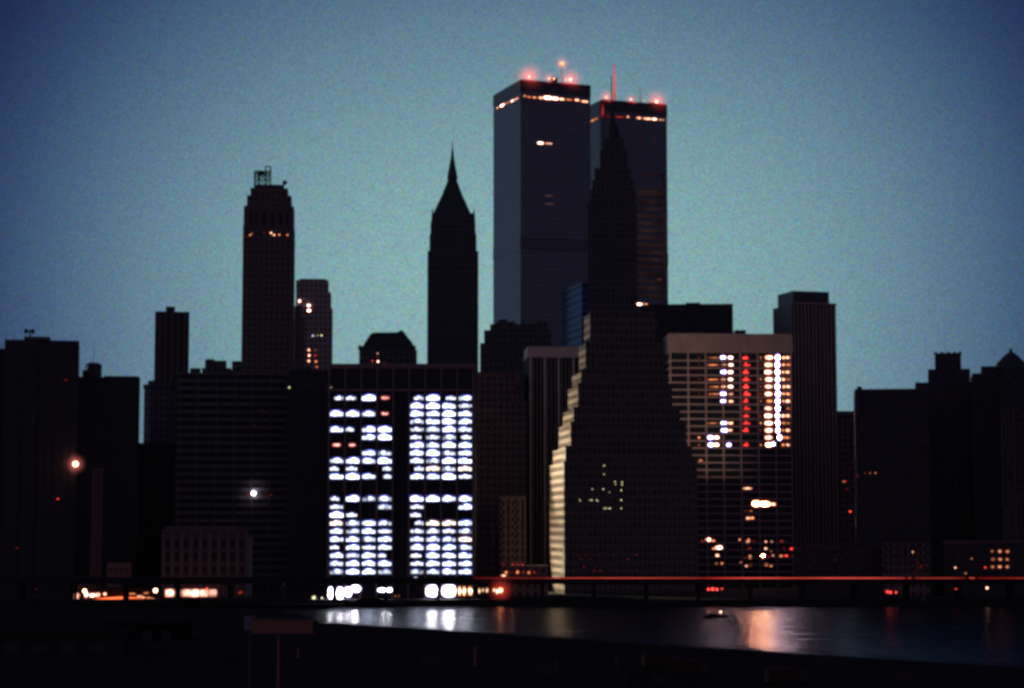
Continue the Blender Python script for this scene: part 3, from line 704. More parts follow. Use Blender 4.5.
b = B('slim_tower', 'slim plain dark tower with small roof box far left of the crowned tower', 154.5, 189, 1130, 1, depth=26, yref=350)
b.wall(311.5, M['ribbed'], cx=170); penthouse(b, 166, 175, 306.5, b.top, 3, 8)
b = B('round_cornered_building', 'low dark building with cut corners beside the slim tower', 143.5, 176, 1050, 0, depth=22, yref=420)
zz_ = b.Z(150, 387); MB().cham(0, b.w, 0, b.d, 0, zz_, 3.5).cham(-.5, b.w+.4, -.5, b.d+.5, zz_+.01, b.Z(150, 384), 3.2).cham(2, b.w-.5, 2, b.d-2, b.Z(150,384)+.01, b.Z(150, 380), 3).build('wall', M['stone_dark'], b.e)
for x, y, mt, r in ((146.5,494.5,REDD,.8),(163.5,495,WARM,.9),(166,495,REDD,.6)): b.dot(x, y, mt, r)
b = B('office_block', 'black block with a drum shaped roof house and thin mast at far left', 78, 139.5, 950, 1, depth=34, yref=420)
b.wall(377, M['black'], cx=110)
x_ = b.X(93.5, 370, 12); MB().frus(x_, 12, b.top, b.Z(93, 364.5, 12), 4.1, 4.1, 4.1, 4.1, 12).frus(x_, 12, b.Z(93,364.5,12), b.Z(93,363,12), 3.6,3.6,2.8,2.8,12).build('roof_drum', M['stone_dark'], b.e)
penthouse(b, 82.5, 87, 370, b.top, 10, 5); mast(b, 93.7, 339, b.top+5, .16, 12); mast(b, 90.5, 358, b.top+5, .14, 12)
MB().box(b.X(104,380,3), b.X(139,380,3), 3, 20, b.top, b.Z(120,376,3)).build('penthouse', M['stone_dark'], b.e)
b = B('office_block', 'broad black tower with antennas and dishes on its roof at the left edge', 3.5, 78, 900, -.5, depth=40, yref=400)
b.wall(340, facade('sooty ribbed facade', (.05, .042, .048), (.02, .018, .022), 3.6, 400., .45, 1.0), cx=40)
MB().box(b.X(24,340,2), b.X(50,340,2), 2, 22, b.top, b.Z(36, 336.5, 2)).build('penthouse', M['stone_dark'], b.e)
zz_ = b.Z(36, 336.5, 2)
a = MB(); x_ = b.X(30, 330, 6)
a.bar((x_, 6, zz_), (x_, 6, zz_+3.6), .22); a.bar((x_-2, 6, zz_+2.6), (x_+1.8, 6, zz_+2.6), .15)
for dx in (-1.7, 1.3): a.frus(x_+dx, 5.8, zz_+1.7, zz_+3.7, .95, .5, .95, .5, 8)
a.build('dish', M['steel'], b.e)
for px, y in ((6, 334), (14, 333), (44, 334)): mast(b, px, y, b.top, .12, 6)
b.dot(66, 380, REDD, 1.0, hw=1.6); b.dot(58, 499, REDL, .7); b.dot(17, 548, REDD, .8); b.dot(36, 589, REDD, .7)
for i in range(5): b.dot(15+i*14 % 61, 540-i*9, M['glass'], .8)
lampball(b, 75.5, 464, 1.15, LAMPO, -2.5, (6.5, glowmat('orange violet painted halo', (1.0, .22, .2), .3)), 'lamp')
b = B('office_block', 'black building cut off by the left edge of the picture', -60, 4.2, 930, 0, depth=40, yref=400)
b.wall(348, M['black'], cx=-20)
MB().box(b.X(-40,348,2), b.X(-10,348,2), 2, 22, b.top, b.top+4).build('penthouse', M['stone_dark'], b.e)
b = B('slab_tower', 'narrow brown slab standing up behind the waterfront road at the left', 90.5, 102.5, 880, 0, depth=14, yref=530)
b.wall(470, facade('brown ribbed brick', (.17, .10, .10), (.05, .03, .03), 1.5, 60, .5, 1), cx=96)
MB().box(-.2, b.w+.2, -.3, b.d+.2, b.top+.01, b.top+.8).build('cornice', M['brick_brown'], b.e)
b = B('office_block', 'dark filler block low behind the slab at the left', 104, 178, 1000, 0, depth=30, yref=500)
b.wall(443, M['black'], cx=150); b.e['label'] = 'black lower block between the narrow brown slab and the banded block'
MB().box(5, 14, 6, 14, b.top, b.top+3).build('penthouse', M['stone_dark'], b.e)

# small waterfront buildings
P_ = b = B('customs_building', 'low brown stone building with pilasters and a lit arcade along the street', 163, 246.5, 862, -1, depth=24, yref=560)
b.wall(532, plain('brown stone', (.13, .095, .095), .85), cx=200)
MB().box(-.5, b.w+.5, -.7, b.d+.5, b.top+.01, b.top+1.3).box(1, b.w-1, 1, b.d-1, b.top+1.31, b.top+2.6).build('cornice', M['slab'], b.e)
p = MB()
for i in range(10): x = (i)*b.w/9.0; p.box(x-.5, x+.5, -.45, -.01, 0, b.top)
p.build('pilasters', plain('brown stone pilaster', (.21, .155, .15), .85), b.e)
for r in range(3):
    for c in range(9):
        x = 163 + (c+.5)*83.5/9
        b.win(x-1.9, x+1.9, 540+r*13, 548+r*13, M['glass'])
for c in range(6):
    x = 166 + c*8.6; b.win(x-.4, x+7.6, 589.5, 596.5, ARC, name='arcade_window', proud=.5)
b.dot(230, 592, REDD, 2); b.dot(237, 591, REDD, 1); b.dot(240, 592.5, REDD, 2); b.dot(247-4, 592, REDD, 1); b.dot(232, 581.5, REDL, .8)
b = B('stone_pylon_building', 'slim pale grey blue building end standing right of the pilastered building', 246.8, 252.5, 868, 0, depth=16, yref=560)
b.wall(537, plain('pale blue grey stone', (.30, .30, .36), .8), cx=249)
MB().box(-.3, b.w+.3, -.3, b.d, b.top+.01, b.top+.8).build('cornice', M['slab'], b.e)
b = B('warehouse', 'low brown warehouse behind the elevated road at the left', 107, 131, 870, 0, depth=18, yref=575)
b.wall(563, M['slab'], cx=118)
for c in range(4): b.win(110+c*5.2, 112+c*5.2, 568, 573, M['glass'])
b = B('warehouse', 'small brown shed at the foot of the narrow slab', 72.5, 90, 868, 0, depth=14, yref=580)
b.wall(577.5, M['slab'], cx=80); b.win(75, 78, 580, 583, M['glass'])
b = B('ferry_terminal', 'low ferry terminal with bright windows and red light streak under the elevated road', 73, 160, 843, 0, depth=14, yref=592)
b.wall(588, M['deck'], cx=110)
for x0, x1, y0, y1, mt in ((74,75.5,593,600,ARC),(76.5,78,593,599,ARC),(79,79.8,592,599,ORANGE),(84.5,88.5,591,598,WARMB),(89,94,593,597.5,WARMB),(94.5,100,593,597,ARC),(103.5,106.5,592,596,WARM),(118,128,594,595,REDD),(128,136,593,594.6,ORANGE),(136,143,595,597.5,WARM),(143,150,591.5,594.5,ORANGE),(138,146,596,599,WARM),(146,152,597,598.5,ORANGE),(150.5,154.5,598,601,WARMB)):
    b.win(x0, x1, y0, y1, mt)
MB().prism([(b.X(80,599), b.Z(80,600)), (b.X(124.5,599), b.Z(80,601.2)), (b.X(124.5,599), b.Z(80,596.8)), (b.X(103,599), b.Z(80,598.2))], -2.2, -1.4).build('streak', lit('red canopy light', (1, .13, .04), 3.2, .3, .05), b.e)  # glowing wedge drawn for a trail of passing lights
MB().prism([(b.X(127,599), b.Z(80,600.8)), (b.X(143,599), b.Z(80,599.6)), (b.X(143,599), b.Z(80,598)), (b.X(127,599), b.Z(80,596.6))], -2.2, -1.4).build('streak', lit('red canopy light dim', (1, .15, .05), 1.9, .3, .05), b.e)  # dimmer glowing wedge, same painted light trail

# ------------------------------------------------------------------ far right
b = B('office_block', 'dim narrow block with a few red lights right of the ribbed tower', 834, 858, 1150, 0, depth=30, yref=480)
b.wall(411, M['brick_brown'], cx=846)
for i in range(4): b.win(838+i*4.6, 841+i*4.6, 416, 419, M['glass'])
for x, y, mt, r in ((843.5,481.5,ORANGE,.9),(845,481.5,REDL,.7),(842,476,REDD,.6),(850,469,REDD,.8),(850.5,511.5,REDL,1),(849,511,ORANGE,.6),(847,489,REDD,1.2)): b.dot(x, y, mt, r)
b = B('warehouse_block', 'broad black building with flat roof at the right', 856, 930, 950, 1, depth=36, yref=470)
b.wall(389, M['sooty'], cx=870); penthouse(b, 857, 862, 386.5, b.top, .5, 5)
for x, y, mt in ((857,476,REDD),(865,473,REDD),(870,473,ORANGE),(875.5,473,ORANGE)): b.dot(x, y, mt, .65)
b = B('setback_tower', 'black building rising in steps to a notched square top at the right', 918, 985, 1000, 0, depth=36, yref=400)
levels(b, [(915,985,382),(928,970,369),(935,961,353)], M['sooty'], 36, inset=1.5)
t = MB()
for x in (935.5, 942, 948.5, 954.5, 960): xx = b.X(x, 352, 3); t.box(xx-.8, xx+.8, 3, 12, b.top, b.top+.55)
t.build('battlement', M['sooty'], b.e); mast(b, 945, 336, b.top, .12, 8)
penthouse(b, 971, 984, 376, b.Z(950,382), 3, 10)
b = B('office_block', 'black block with stepped roof between notched tower and domed building', 972, 1002, 960, 0, depth=34, yref=420)
levels(b, [(972,1010,373),(981,1010,366)], M['sooty'], 34)
b = B('domed_building', 'black building with pointed dome and upright ribs at the right edge', 996, 1090, 920, 0, depth=44, yref=450, cat='building')
levels(b, [(1000,1090,376),(1002,1090,366)], M['sooty'], 44)
cx = b.X(1011, 360, 12); zt = b.top
MB().frus(cx, 12, zt, b.Z(1011,362,12), 8.0, 8.0, 6.4, 6.4, 12).frus(cx, 12, b.Z(1011,362,12)+.01, b.Z(1011,355.5,12), 6.2, 6.2, 3.2, 3.2, 12).frus(cx, 12, b.Z(1011,355.5,12)+.01, b.Z(1011,352,12), 3.2, 3.2, .9, .9, 12).build('dome', M['copper'], b.e)
MB().frus(cx, 12, b.Z(1011,352,12)+.01, b.Z(1011,348.5,12), .9, .9, .7, .7, 8).build('finial', M['steel'], b.e)
rb = MB()
for x in (1003, 1007, 1011, 1015, 1020): xx = b.X(x, 480); rb.box(xx-.35, xx+.35, -.5, -.01, 0, b.Z(1010, 408))
rb.build('rib', M['brick_brown'], b.e)
b = B('loft_building', 'dim low loft building with faint rows of windows behind the road at the right', 882, 930, 880, 0, depth=20, yref=560)
b.wall(543, M['brick_brown'], cx=905)
for r in range(4):
    for c in range(9): b.win(885+c*4.8, 887.6+c*4.8, 547+r*7.4, 551+r*7.4, M['glass'])
b.dot(912.8, 552, WARM, .7)
for x, y in ((918,563),(921,566),(926,565),(916,571),(920,568)): b.dot(x, y, REDD, .9)
b = B('brick_warehouse', 'low dark warehouse with nine orange lit windows in three rows at the right', 944, 1024, 885, 0, depth=22, yref=560)
b.wall(543, M['sooty'], cx=980)
for r, yy_ in enumerate((551.3, 559.3, 566.8)):
    for c, xx_ in enumerate((993, 1000, 1007.3)):
        mt = NINE
        b.win(xx_-2.1, xx_+1.8, yy_-2.2, yy_+2.2, mt, proud=.2)
for x, y, mt in ((955.2,567.8,WARM),(971.4,558.5,ORANGE),(965.5,573.3,ORANGE),(985,567.5,REDL)): b.dot(x, y, mt, .9)
MB().box(-.3, b.w+.3, -.4, b.d+.3, b.top+.01, b.top+.9).build('cornice', M['slab'], b.e)
b = B('low_brick_building', 'dark low block under the ribbed tower behind the elevated road', 795, 882, 900, 0, depth=24, yref=560)
b.wall(548, M['sooty'], cx=840); penthouse(b, 806, 822, 544, b.top)
b.dot(835, 560, REDD, .6)

# ------------------------------------------------------------------ elevated highway
hw = empty('elevated_highway', (0, 818, GZ)); tag(hw, 'long elevated highway on columns along the far shore with a red line of light', 'highway')
ZD = 10.7 - GZ
x0, x1 = -330, 330
MB().box(x0, x1, 0, 16, ZD-2.4, ZD-.9).build('deck', M['deck'], hw)
MB().box(x0, x1, 0, .4, ZD-.9, ZD-.05).build('parapet', M['deck'], hw)
MB().box(x0, x1, 15.6, 16, ZD-.9, ZD-.05).build('parapet', M['deck'], hw)
xr = slope(474, 577)[0]*818
MB().box(xr*.993, x1, 7.8, 8.1, ZD-.9, ZD-.4).build('median_barrier', M['deck'], hw)
def rx(p): return slope(p, 577)[0]*826
for a_, c_ in ((474, 700), (700.3, 905), (907.5, 912), (914.5, 966), (969, 975), (977.5, 1200)):
    MB().box(rx(a_), rx(c_), 7.85, 8.05, ZD-.395, ZD-.08).build('light_line', TRAIL, hw)  # glowing strip drawn for the trail of passing tail lamps
px_ = 22
while px_ < 1040:
    x = slope(px_, 590)[0]*826
    for_ = MB().box(-.55, .55, 4, 5.2, 0, ZD-3.3).box(-.55, .55, 11, 12.2, 0, ZD-3.3).box(-.7, .7, 2, 14, ZD-3.3, ZD-2.41)
    for_.build('support_column', M['deck'], hw, (x, 0, 0)); px_ += 52
# lamps standing on it
def street_lamp(px, ytop, label, lampmat=None, D=832, zb=None, arm=1.6):
    k, t = slope(px, ytop); x = k*D; zt = H + t*D; z0 = zb if zb is not None else 9.8
    e = empty('street_lamp', (x, D, z0)); tag(e, label, 'street lamp', 'street lamps along the waterfront')
    h = zt - z0
    MB().frus(0, 0, 0, h, .16, .16, .09, .09, 8).build('pole', M['steel'], e)
    MB().bar((0, 0, h-.1), (arm, 0, h+.3), .07).build('arm', M['steel'], e)
    MB().frus(arm+.3, 0, h+.12, h+.42, .5, .25, .35, .18, 6).build('lamp_head', lampmat or M['steel'], e)
    return e
street_lamp(861, 558, 'unlit lamp post on the elevated road right of the ribbed tower')
street_lamp(951, 569, 'short unlit lamp post on the elevated road left of the nine orange windows')
street_lamp(986, 565, 'unlit lamp post on the elevated road against the nine orange windows')
street_lamp(700, 560, 'unlit lamp post on the elevated road before the lit slab tower')
street_lamp(607, 561, 'unlit lamp post on the elevated road before the stepped tower')
def ground_lamp(px, py, label, mat, D=812, r=.45, glow=None):
    k, t = slope(px, py); x = k*D; z = H + t*D
    e = empty('street_lamp', (x, D, GZ)); tag(e, label, 'street lamp', 'lit street lamps')
    MB().frus(0, 0, 0, z-GZ-r*.8, .12, .12, .08, .08, 8).build('pole', M['steel'], e)
    o = MB().ball((0, 0, 0), r).build('lamp_globe', mat, e, (0, 0, z-GZ))
    if glow: g = MB().ball((0,0,0), 1, 16, 10).build('glow', glow[1], o); g.scale = (glow[0],)*3
    return e
ground_lamp(987, 588, 'lit globe lamp under the elevated road at the far right', WARM, r=.42)
ground_lamp(500.5, 590.3, 'brilliant orange lamp in a red glow at the right end of the low pavilion', lit('orange lamp in red halo', (1.0, .34, .14), 6, .0, 1), 811, r=.9, glow=(7.5, GLOWRR))
ground_lamp(84.5, 591, 'brilliant street lamp at the left end of the ferry terminal', LAMPO, 840, r=.7)
ground_lamp(155.5, 590.5, 'brilliant street lamp beside the lit arcade under the road', LAMPO, 838, r=.8)
ground_lamp(322, 602-4, 'small white lamp on the quay left of the brilliant block lobby', YEL, 803, r=.3)
ground_lamp(314, 598-.5, 'small yellow lamp left of the brilliant block lobby', YEL, 830, r=.7)

# ------------------------------------------------------------------ cars at street level
def car(px, py, label, body, D=808, rz=0, z=GZ):
    k, t = slope(px, py); e = empty('parked_car', (k*D, D, z), rz); tag(e, label, 'car', 'cars on the waterfront street')
    MB().prism([(-2.3,.35),(2.3,.35),(2.35,.8),(2.1,.95),(1.1,1.0),(.5,1.42),(-1.1,1.45),(-1.7,1.0),(-2.3,.92)], -.85, .85).build('body', body, e)
    for x in (-1.45, 1.45):
        for y in (-.86, .66):
            w = MB(); n_ = 12
            w.v = [(x+.33*math.cos(2*PI*i/n_), y, .33+.33*math.sin(2*PI*i/n_)) for i in range(n_)] + [(x+.33*math.cos(2*PI*i/n_), y+.2, .33+.33*math.sin(2*PI*i/n_)) for i in range(n_)]
            w.f = [tuple(range(n_)), tuple(range(2*n_-1, n_-1, -1))] + [(i, n_+i, n_+(i+1) % n_, (i+1) % n_) for i in range(n_)]
            w.build('wheel', M['rubber'], e)
    MB().prism([(-1.0,1.02),(.75,1.02),(.4,1.36),(-.9,1.38)], -.87, .87).build('side_window', M['glass'], e)
    MB().box(-2.42, -2.3, -.92, -.45, .62, .95).build('tail_light', TAIL, e)
    MB().box(-2.42, -2.3, .45, .8, .62, .95).build('tail_light', TAIL, e)
    return e
for i_, (px, py, rr, lab) in enumerate(((708.5, 589.3, .45, 'leftmost of four red lamps under the elevated road below the lit slab'), (712.5, 589, .6, 'second from left of four red lamps under the elevated road below the lit slab'),
        (717, 589.3, .5, 'third from left of four red lamps under the elevated road below the lit slab'), (722, 588.8, .35, 'rightmost and smallest of four red lamps under the elevated road below the lit slab'),
        (887.5, 591.8, .6, 'brightest red lamp under the elevated road at the right'), (890.5, 592.3, .5, 'red lamp touching the brightest one under the road at the right'), (896, 592.3, .35, 'small red lamp just right of the red pair under the road'),
        (956, 589, .3, 'tiny dim red lamp under the road left of the globe lamp'), (207, 588.5, .35, 'small red lamp over the lit arcade under the road'))):
    ground_lamp(px, py, lab, REDL, 812, r=rr)
car(925, 597, 'pinkish lit car parked on the quay at the right', plain('pink lit paint', (.5, .25, .25), .5), 803, .3)
car(230, 596, 'dark car on the quay below the pilastered building', M['steel'], 806, .1)

# ------------------------------------------------------------------ moored boat in front of the lobby
k = slope(372, 604)[0]; e = empty('moored_boat', (k*790, 790, 0)); tag(e, 'low black boat with rounded cabin moored before the white lobby', 'boat')
MB().prism([(-9,-.6),(8,-.6),(11,1.7),(10,1.9),(-9,1.5),(-9.6,1.3)], -2.2, 2.2).build('hull', M['hull'], e)
MB().prism([(-6,1.55),(4,1.7),(3.4,3.2),(1.5,3.9),(-3.5,3.9),(-5.4,3.1)], -1.7, 1.7).build('cabin', M['hull'], e)
for i in range(4): MB().box(-4.2+i*1.9, -3+i*1.9, -1.78, -1.71, 2.3, 3.1).build('window', M['glass'], e)
MB().frus(-1, 0, 3.9, 5.3, .09, .09, .05, .05, 6).build('mast', M['steel'], e)
k = slope(352, 604)[0]; e = empty('moored_boat', (k*793, 793, 0), .2); tag(e, 'small black launch moored left of the rounded cabin boat', 'boat')
MB().prism([(-5,-.4),(4,-.4),(6,1.1),(-5.2,.9)], -1.3, 1.3).build('hull', M['hull'], e)
MB().prism([(-3,.95),(1,.98),(.6,2.1),(-2.8,2.1)], -1, 1).build('cabin', M['hull'], e)

k = slope(715, 613)[0]; e = empty('moored_boat', (k*700, 700, 0), -.1); tag(e, 'small dark launch with two orange lamps below the lit slab', 'boat')
MB().prism([(-4,-.4),(3.4,-.4),(4.8,.9),(-4.1,.7)], -1.1, 1.1).build('hull', M['hull'], e)
MB().prism([(-2.4,.72),(1.2,.76),(.9,1.5),(-2.1,1.5)], -.8, .8).build('cabin', M['hull'], e)
for x_, r_, m_ in ((-2.3, .22, ORANGE), (2.0, .30, WARM)):
    MB().frus(x_, 0, .7, 1.9, .05, .05, .04, .04, 6).build('lamp_post', M['steel'], e)
    MB().ball((x_, 0, 2.1), r_).build('lamp', m_, e)
k = slope(262, 606)[0]; e = empty('moored_barge', (k*783, 783, 0), .02); tag(e, 'long low black barge moored left of the brilliant lobby', 'barge')
MB().prism([(-32,-.5),(29,-.5),(32,1.6),(-33,1.6)], -4, 4).build('hull', M['hull'], e)
MB().box(-31, -24, -2, 2, 1.61, 3.4).box(-26, -24.5, -1.5, 1.5, 3.41, 4.2).build('deck_house', M['hull'], e)
# ------------------------------------------------------------------ near pier: sign, shed, posts, trucks
D = 250; k, t = slope(282.5, 626); zc = H + t*D
e = empty('sign_board', (k*D, D, PZ)); tag(e, 'rust coloured blank sign board on a tall post at lower left', 'sign')
MB().box(-3.85, 3.85, -.12, .12, zc-PZ-.95, zc-PZ+.85).build('board', M['rust'], e)
MB().frus(-.5, .35, 0, zc-PZ+.6, .22, .22, .14, .14, 8).build('post', M['rust'], e)
MB().box(-3.9, 3.9, -.2, .2, zc-PZ+.86, zc-PZ+1.0).box(-3.9, 3.9, -.2, .2, zc-PZ-1.1, zc-PZ-.96).build('frame', M['steel'], e)
k, t = slope(250.5, 623); D = 262; zc = H + t*D
e = empty('floodlight_mast', (k*D, D, PZ)); tag(e, 'unlit pale floodlight on a mast left of the rust coloured sign board', 'floodlight')
MB().frus(0, 0, 0, zc-PZ, .16, .16, .1, .1, 8).build('pole', M['steel'], e)
MB().box(-.8, .7, -.5, -.15, zc-PZ-.9, zc-PZ+.9).build('lamp_housing', plain('pale grey enamel', (.20, .16, .2), .6), e)
def post(px, y0, y1, label, mat):
    p = at(px, y1, PZ); k, t = slope(px, y0); h = H + t*p.y - PZ
    e = empty('mooring_post', p); tag(e, label, 'post', 'mooring posts on the near pier')
    MB().frus(0, 0, 0, h, .28, .28, .22, .22, 8).build('shaft', mat, e)
    MB().frus(0, 0, h, h+.25, .32, .32, .2, .2, 8).build('cap', mat, e)
post(475, 648, 666, 'thin rust coloured post on the near pier under the white reflection', M['rust'])
post(556, 661, 674, 'dark post on the near pier at the middle of the foreground', M['steel'])
post(298, 650, 658, 'short rusty post just right of the sign post', M['rust'])
post(617, 655, 668, 'dark post on the near pier right of the middle post', M['steel'])
fe = empty('pier_fence', (0, 0, PZ)); tag(fe, 'low dark railing and timber kerb along the edge of the near pier', 'fence')
rl = MB(); pp = [p + Vector((0, -1.2, 0)) for p in pts]
for a_, c_ in zip(pp[5:9], pp[6:10]):
    for h_ in (.55, 1.05): rl.bar((a_.x, a_.y, h_), (c_.x, c_.y, h_), .05)
    rl.bar((a_.x, a_.y+.7, .15), (c_.x, c_.y+.7, .15), .18)
rl.build('rail', M['steel'], fe)
for a_, c_ in zip(pp[5:8], pp[6:9]):
    n_ = max(2, int((c_-a_).length/9))
    for q in range(n_):
        p = a_.lerp(c_, q/n_); MB().frus(0, 0, 0, 1.15, .09, .09, .07, .07, 6).build('post', M['steel'], fe, (p.x, p.y, 0))
def crate_stack(px, py, label):
    p = at(px, py, PZ); e = empty('crate_stack', p, random.uniform(-.4, .4)); tag(e, label, 'crates', 'crate stacks on the near pier')
    m = MB()
    for i in range(3):
        for j in range(2 - (i == 2)): m.box(i*1.5-2, i*1.5-.6, 0, 1.2, j*1.15, j*1.15+1.1)
    m.build('crates', plain('grey timber', (.06, .045, .04), .85, var=.5, scale=1), e)
crate_stack(545, 676, 'low heap of grey crates at the middle of the near pier'); crate_stack(430, 668, 'low heap of grey crates left of the thin rust coloured post'); crate_stack(905, 684, 'low heap of crates at the lower right on the near pier')
def truck(px, py, label, mat, rz=0, L_=8):
    p = at(px, py, PZ); e = empty('box_truck', p, rz); tag(e, label, 'truck', 'trucks parked on the near pier')
    MB().box(-L_/2, L_/2-2, -1.2, 1.2, .9, 3.3).build('cargo_box', mat, e)
    MB().prism([(L_/2-1.9,.7),(L_/2,.7),(L_/2+.05,1.7),(L_/2-.4,2.6),(L_/2-1.9,2.6)], -1.1, 1.1).build('cab', M['steel'], e)
    for x in (-L_/2+1.2, L_/2-1):
        for y in (-1.25, .95):
            w = MB(); n_ = 12
            w.v = [(x+.5*math.cos(2*PI*i/n_), y, .5+.5*math.sin(2*PI*i/n_)) for i in range(n_)] + [(x+.5*math.cos(2*PI*i/n_), y+.3, .5+.5*math.sin(2*PI*i/n_)) for i in range(n_)]
            w.f = [tuple(range(n_)), tuple(range(2*n_-1, n_-1, -1))] + [(i, n_+i, n_+(i+1) % n_, (i+1) % n_) for i in range(n_)]
            w.build('wheel', M['rubber'], e)
RD = plain('dull red paint', (.06, .018, .016), .8)
truck(661, 670, 'leftmost dull red truck on the near pier', RD, .3)
truck(690, 677, 'middle dull red truck on the near pier right of the leftmost one', RD, -.1)
truck(787, 686, 'dull red truck at the bottom edge of the picture on the near pier', RD, .15)
truck(640, 690, 'dark truck on the near pier below the red trucks', M['pierdeck'], .6)
def shed(px, py, w, d, h, label, mat, rz=0):
    p = at(px, py, PZ); e = empty('pier_shed', p, rz); tag(e, label, 'shed', 'sheds on the near pier')
    MB().box(-w/2, w/2, 0, d, 0, h).build('wall', mat, e)
    MB().prism([(-w/2-.5,h+.01),(w/2+.5,h+.01),(w/2+.5,h+.3),(0,h+1.6),(-w/2-.5,h+.3)], -.5, d+.5).build('roof', M['pierdeck'], e)
    for i in range(4): MB().box(-w/2+w*(i+.25)/4.5, -w/2+w*(i+.8)/4.5, -.08, -.01, .2, h*.6).build('door', M['steel'], e)
BL = plain('dull blue paint', (.008, .010, .016), .9)
shed(142, 641, 22, 16, 4.5, 'low dull blue shed on the near pier at lower left', BL, .05)
shed(60, 655, 30, 20, 5, 'long dark shed on the near pier at the lower left corner', M['pierdeck'], .1)

# floodlight for the stepped tower, standing on the loft building's roof
fl = empty('floodlight_mast', (-9, 924, GZ)); tag(fl, 'thin tall mast with two floodlights aimed at the left side of the stepped tower', 'floodlight')
MB().frus(0, 0, 0, 63, .3, .3, .14, .14, 8).build('mast', M['steel'], fl)
l = bpy.data.lights.new('flood_lamp', 'SPOT'); l.color = (1.0, .84, .50); l.spot_size = math.radians(118); l.spot_blend = .25; l.shadow_soft_size = 1.6
for z_, pw, sz, dr in ((61.5, 260000, 118, (1, -.25, .22)), (13.5, 170000, 110, (1, -.25, .35))):
    MB().box(.2, .7, -.5, .5, z_-.5, z_+.5).bar((0, 0, z_), (.2, 0, z_), .1).build('housing', M['steel'], fl)
    l2 = l.copy(); l2.energy = pw; l2.spot_size = math.radians(sz)
    o = bpy.data.objects.new('flood_lamp', l2); col.objects.link(o); o.parent = fl; o.location = (1.1, 0, z_)
    o.rotation_euler = Vector(dr).to_track_quat('-Z', 'Y').to_euler()
for px, D, lab in ((96, 858, 'sodium street lamp behind the elevated road before the narrow slab'), (118, 856, 'sodium street lamp behind the elevated road before the low brown warehouse'),
        (180, 848, 'sodium street lamp behind the elevated road at the left end of the pilastered building'), (205, 848, 'sodium street lamp behind the elevated road before the middle of the pilastered building'),
        (236, 848, 'sodium street lamp behind the elevated road at the right end of the pilastered building'), (512, 868, 'sodium street lamp behind the elevated road before the low red lit building'),
        (905, 866, 'sodium street lamp behind the elevated road before the loft building at the right')):
    ground_lamp(px, 583, lab, LAMPR, D, r=.42)

# ------------------------------------------------------------------ sky and light
w = bpy.data.worlds.new('World'); sc.world = w; w.use_nodes = True
nt = w.node_tree; nt.nodes.clear()
SUN_AZ = math.radians(-62); SUN_EL = math.radians(5)      # azimuth from straight ahead (+Y), positive to the right
sky = N(nt, 'ShaderNodeTexSky', sky_type='NISHITA', sun_disc=False); sky.sun_elevation = math.radians(-3); sky.sun_rotation = SUN_AZ
tc = N(nt, 'ShaderNodeTexCoord'); nrm = N(nt, 'ShaderNodeVectorMath', operation='NORMALIZE'); L(nt, tc.outputs['Generated'], nrm.inputs[0])
s = N(nt, 'ShaderNodeSeparateXYZ'); L(nt, nrm.outputs[0], s.inputs[0])
el = mth(nt, 'MULTIPLY', mth(nt, 'ARCSINE', s.outputs[2]), 180/PI)
az = mth(nt, 'MULTIPLY', mth(nt, 'ARCTAN2', s.outputs[0], s.outputs[1]), 180/PI)
da = mth(nt, 'SUBTRACT', az, .5); da2 = mth(nt, 'MULTIPLY', da, da)
de = mth(nt, 'MAXIMUM', mth(nt, 'SUBTRACT', el, 6.5), 0); de2 = mth(nt, 'MULTIPLY', de, de)
E_ = mth(nt, 'ADD', mth(nt, 'ADD', mth(nt, 'MULTIPLY', da2, 2.3e-3), mth(nt, 'MULTIPLY', mth(nt, 'MULTIPLY', da2, da2), 1.95e-5)),
         mth(nt, 'ADD', mth(nt, 'MULTIPLY', de2, 9.5e-3), mth(nt, 'MULTIPLY', mth(nt, 'MULTIPLY', da2, de2), 2.5e-5)))
E_ = mth(nt, 'MINIMUM', mth(nt, 'ADD', mth(nt, 'MULTIPLY', E_, 1.12), .02), 4.2)
cb = N(nt, 'ShaderNodeCombineXYZ')
for i_, (pk, pw) in enumerate(((.248, 1.07), (.44, 1.0), (.45, .59))):
    L(nt, mth(nt, 'MULTIPLY', mth(nt, 'EXPONENT', mth(nt, 'MULTIPLY', E_, -pw)), pk), cb.inputs[i_])
# the purplish belt of the eastern dusk sky
ea = N(nt, 'ShaderNodeMapRange'); L(nt, s.outputs[1], ea.inputs[0]); ea.inputs[1].default_value = .2; ea.inputs[2].default_value = -.4
ev = N(nt, 'ShaderNodeVectorMath', operation='SCALE'); ev.inputs[0].default_value = (.066, .054, .066); L(nt, ea.outputs[0], ev.inputs['Scale'])
mul = N(nt, 'ShaderNodeVectorMath', operation='ADD'); L(nt, cb.outputs[0], mul.inputs[0]); L(nt, ev.outputs[0], mul.inputs[1])
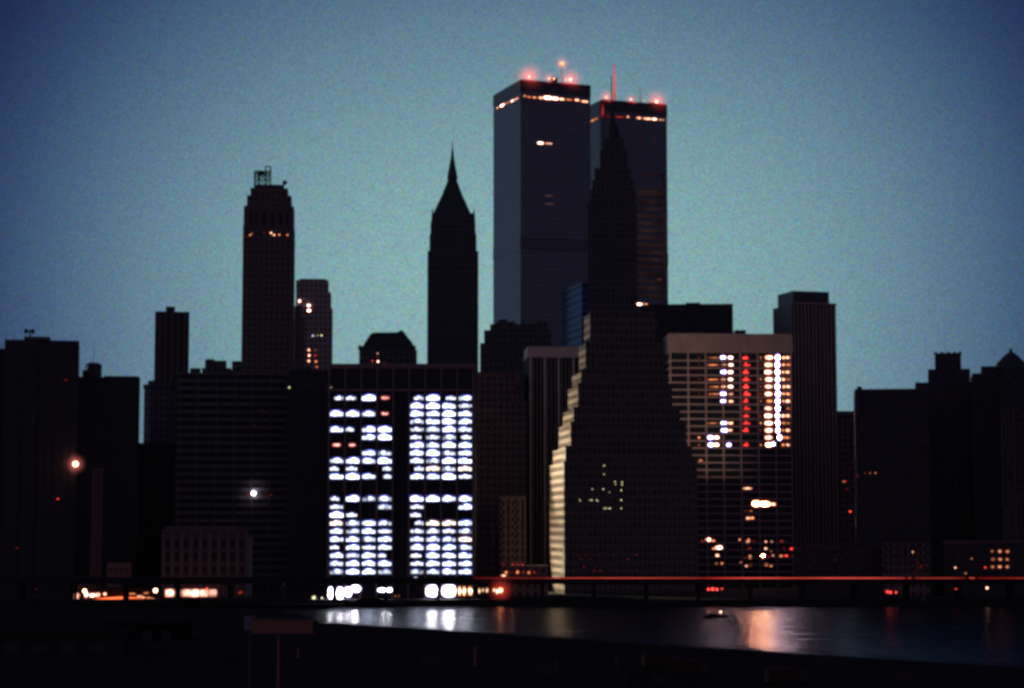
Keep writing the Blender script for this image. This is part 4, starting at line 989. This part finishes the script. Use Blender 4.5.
# film grain put into the sky colour as fine noise
gn = N(nt, 'ShaderNodeTexNoise'); gn.inputs['Scale'].default_value = 1650; gn.inputs['Detail'].default_value = 1.5; L(nt, nrm.outputs[0], gn.inputs['Vector'])
gs = N(nt, 'ShaderNodeVectorMath', operation='MULTIPLY_ADD'); L(nt, gn.outputs['Color'], gs.inputs[0]); gs.inputs[1].default_value = (2.4, 2.1, 2.3); gs.inputs[2].default_value = (-.2, -.05, -.15)
mg = N(nt, 'ShaderNodeVectorMath', operation='MULTIPLY'); L(nt, mul.outputs[0], mg.inputs[0]); L(nt, gs.outputs[0], mg.inputs[1])
sk = N(nt, 'ShaderNodeVectorMath', operation='SCALE'); L(nt, sky.outputs[0], sk.inputs[0]); sk.inputs['Scale'].default_value = .015
ad = N(nt, 'ShaderNodeVectorMath', operation='ADD'); L(nt, mg.outputs[0], ad.inputs[0]); L(nt, sk.outputs[0], ad.inputs[1])
bg = N(nt, 'ShaderNodeBackground'); L(nt, ad.outputs[0], bg.inputs[0]); bg.inputs[1].default_value = 1.0
wo = N(nt, 'ShaderNodeOutputWorld'); L(nt, bg.outputs[0], wo.inputs[0])

sl = bpy.data.lights.new('sun', 'SUN'); sl.energy = .38; sl.angle = math.radians(12); sl.color = (.50, .72, 1.0)
so = bpy.data.objects.new('sun', sl); col.objects.link(so)
sd = Vector((math.sin(SUN_AZ)*math.cos(SUN_EL), math.cos(SUN_AZ)*math.cos(SUN_EL), math.sin(SUN_EL)))
so.rotation_euler = (-sd).to_track_quat('-Z', 'Y').to_euler()

# ------------------------------------------------------------------ render settings
sc.view_settings.view_transform = 'Standard'; sc.view_settings.look = 'None'; sc.view_settings.exposure = 0
cy = sc.cycles
cy.pixel_filter_type = 'BLACKMAN_HARRIS'; cy.filter_width = 3.2
cy.use_denoising = True; cy.denoiser = 'OPENIMAGEDENOISE'; cy.denoising_input_passes = 'RGB_ALBEDO_NORMAL'
cy.max_bounces = 5; cy.volume_bounces = 0; cy.sample_clamp_indirect = 14.0
cy.use_light_tree = True
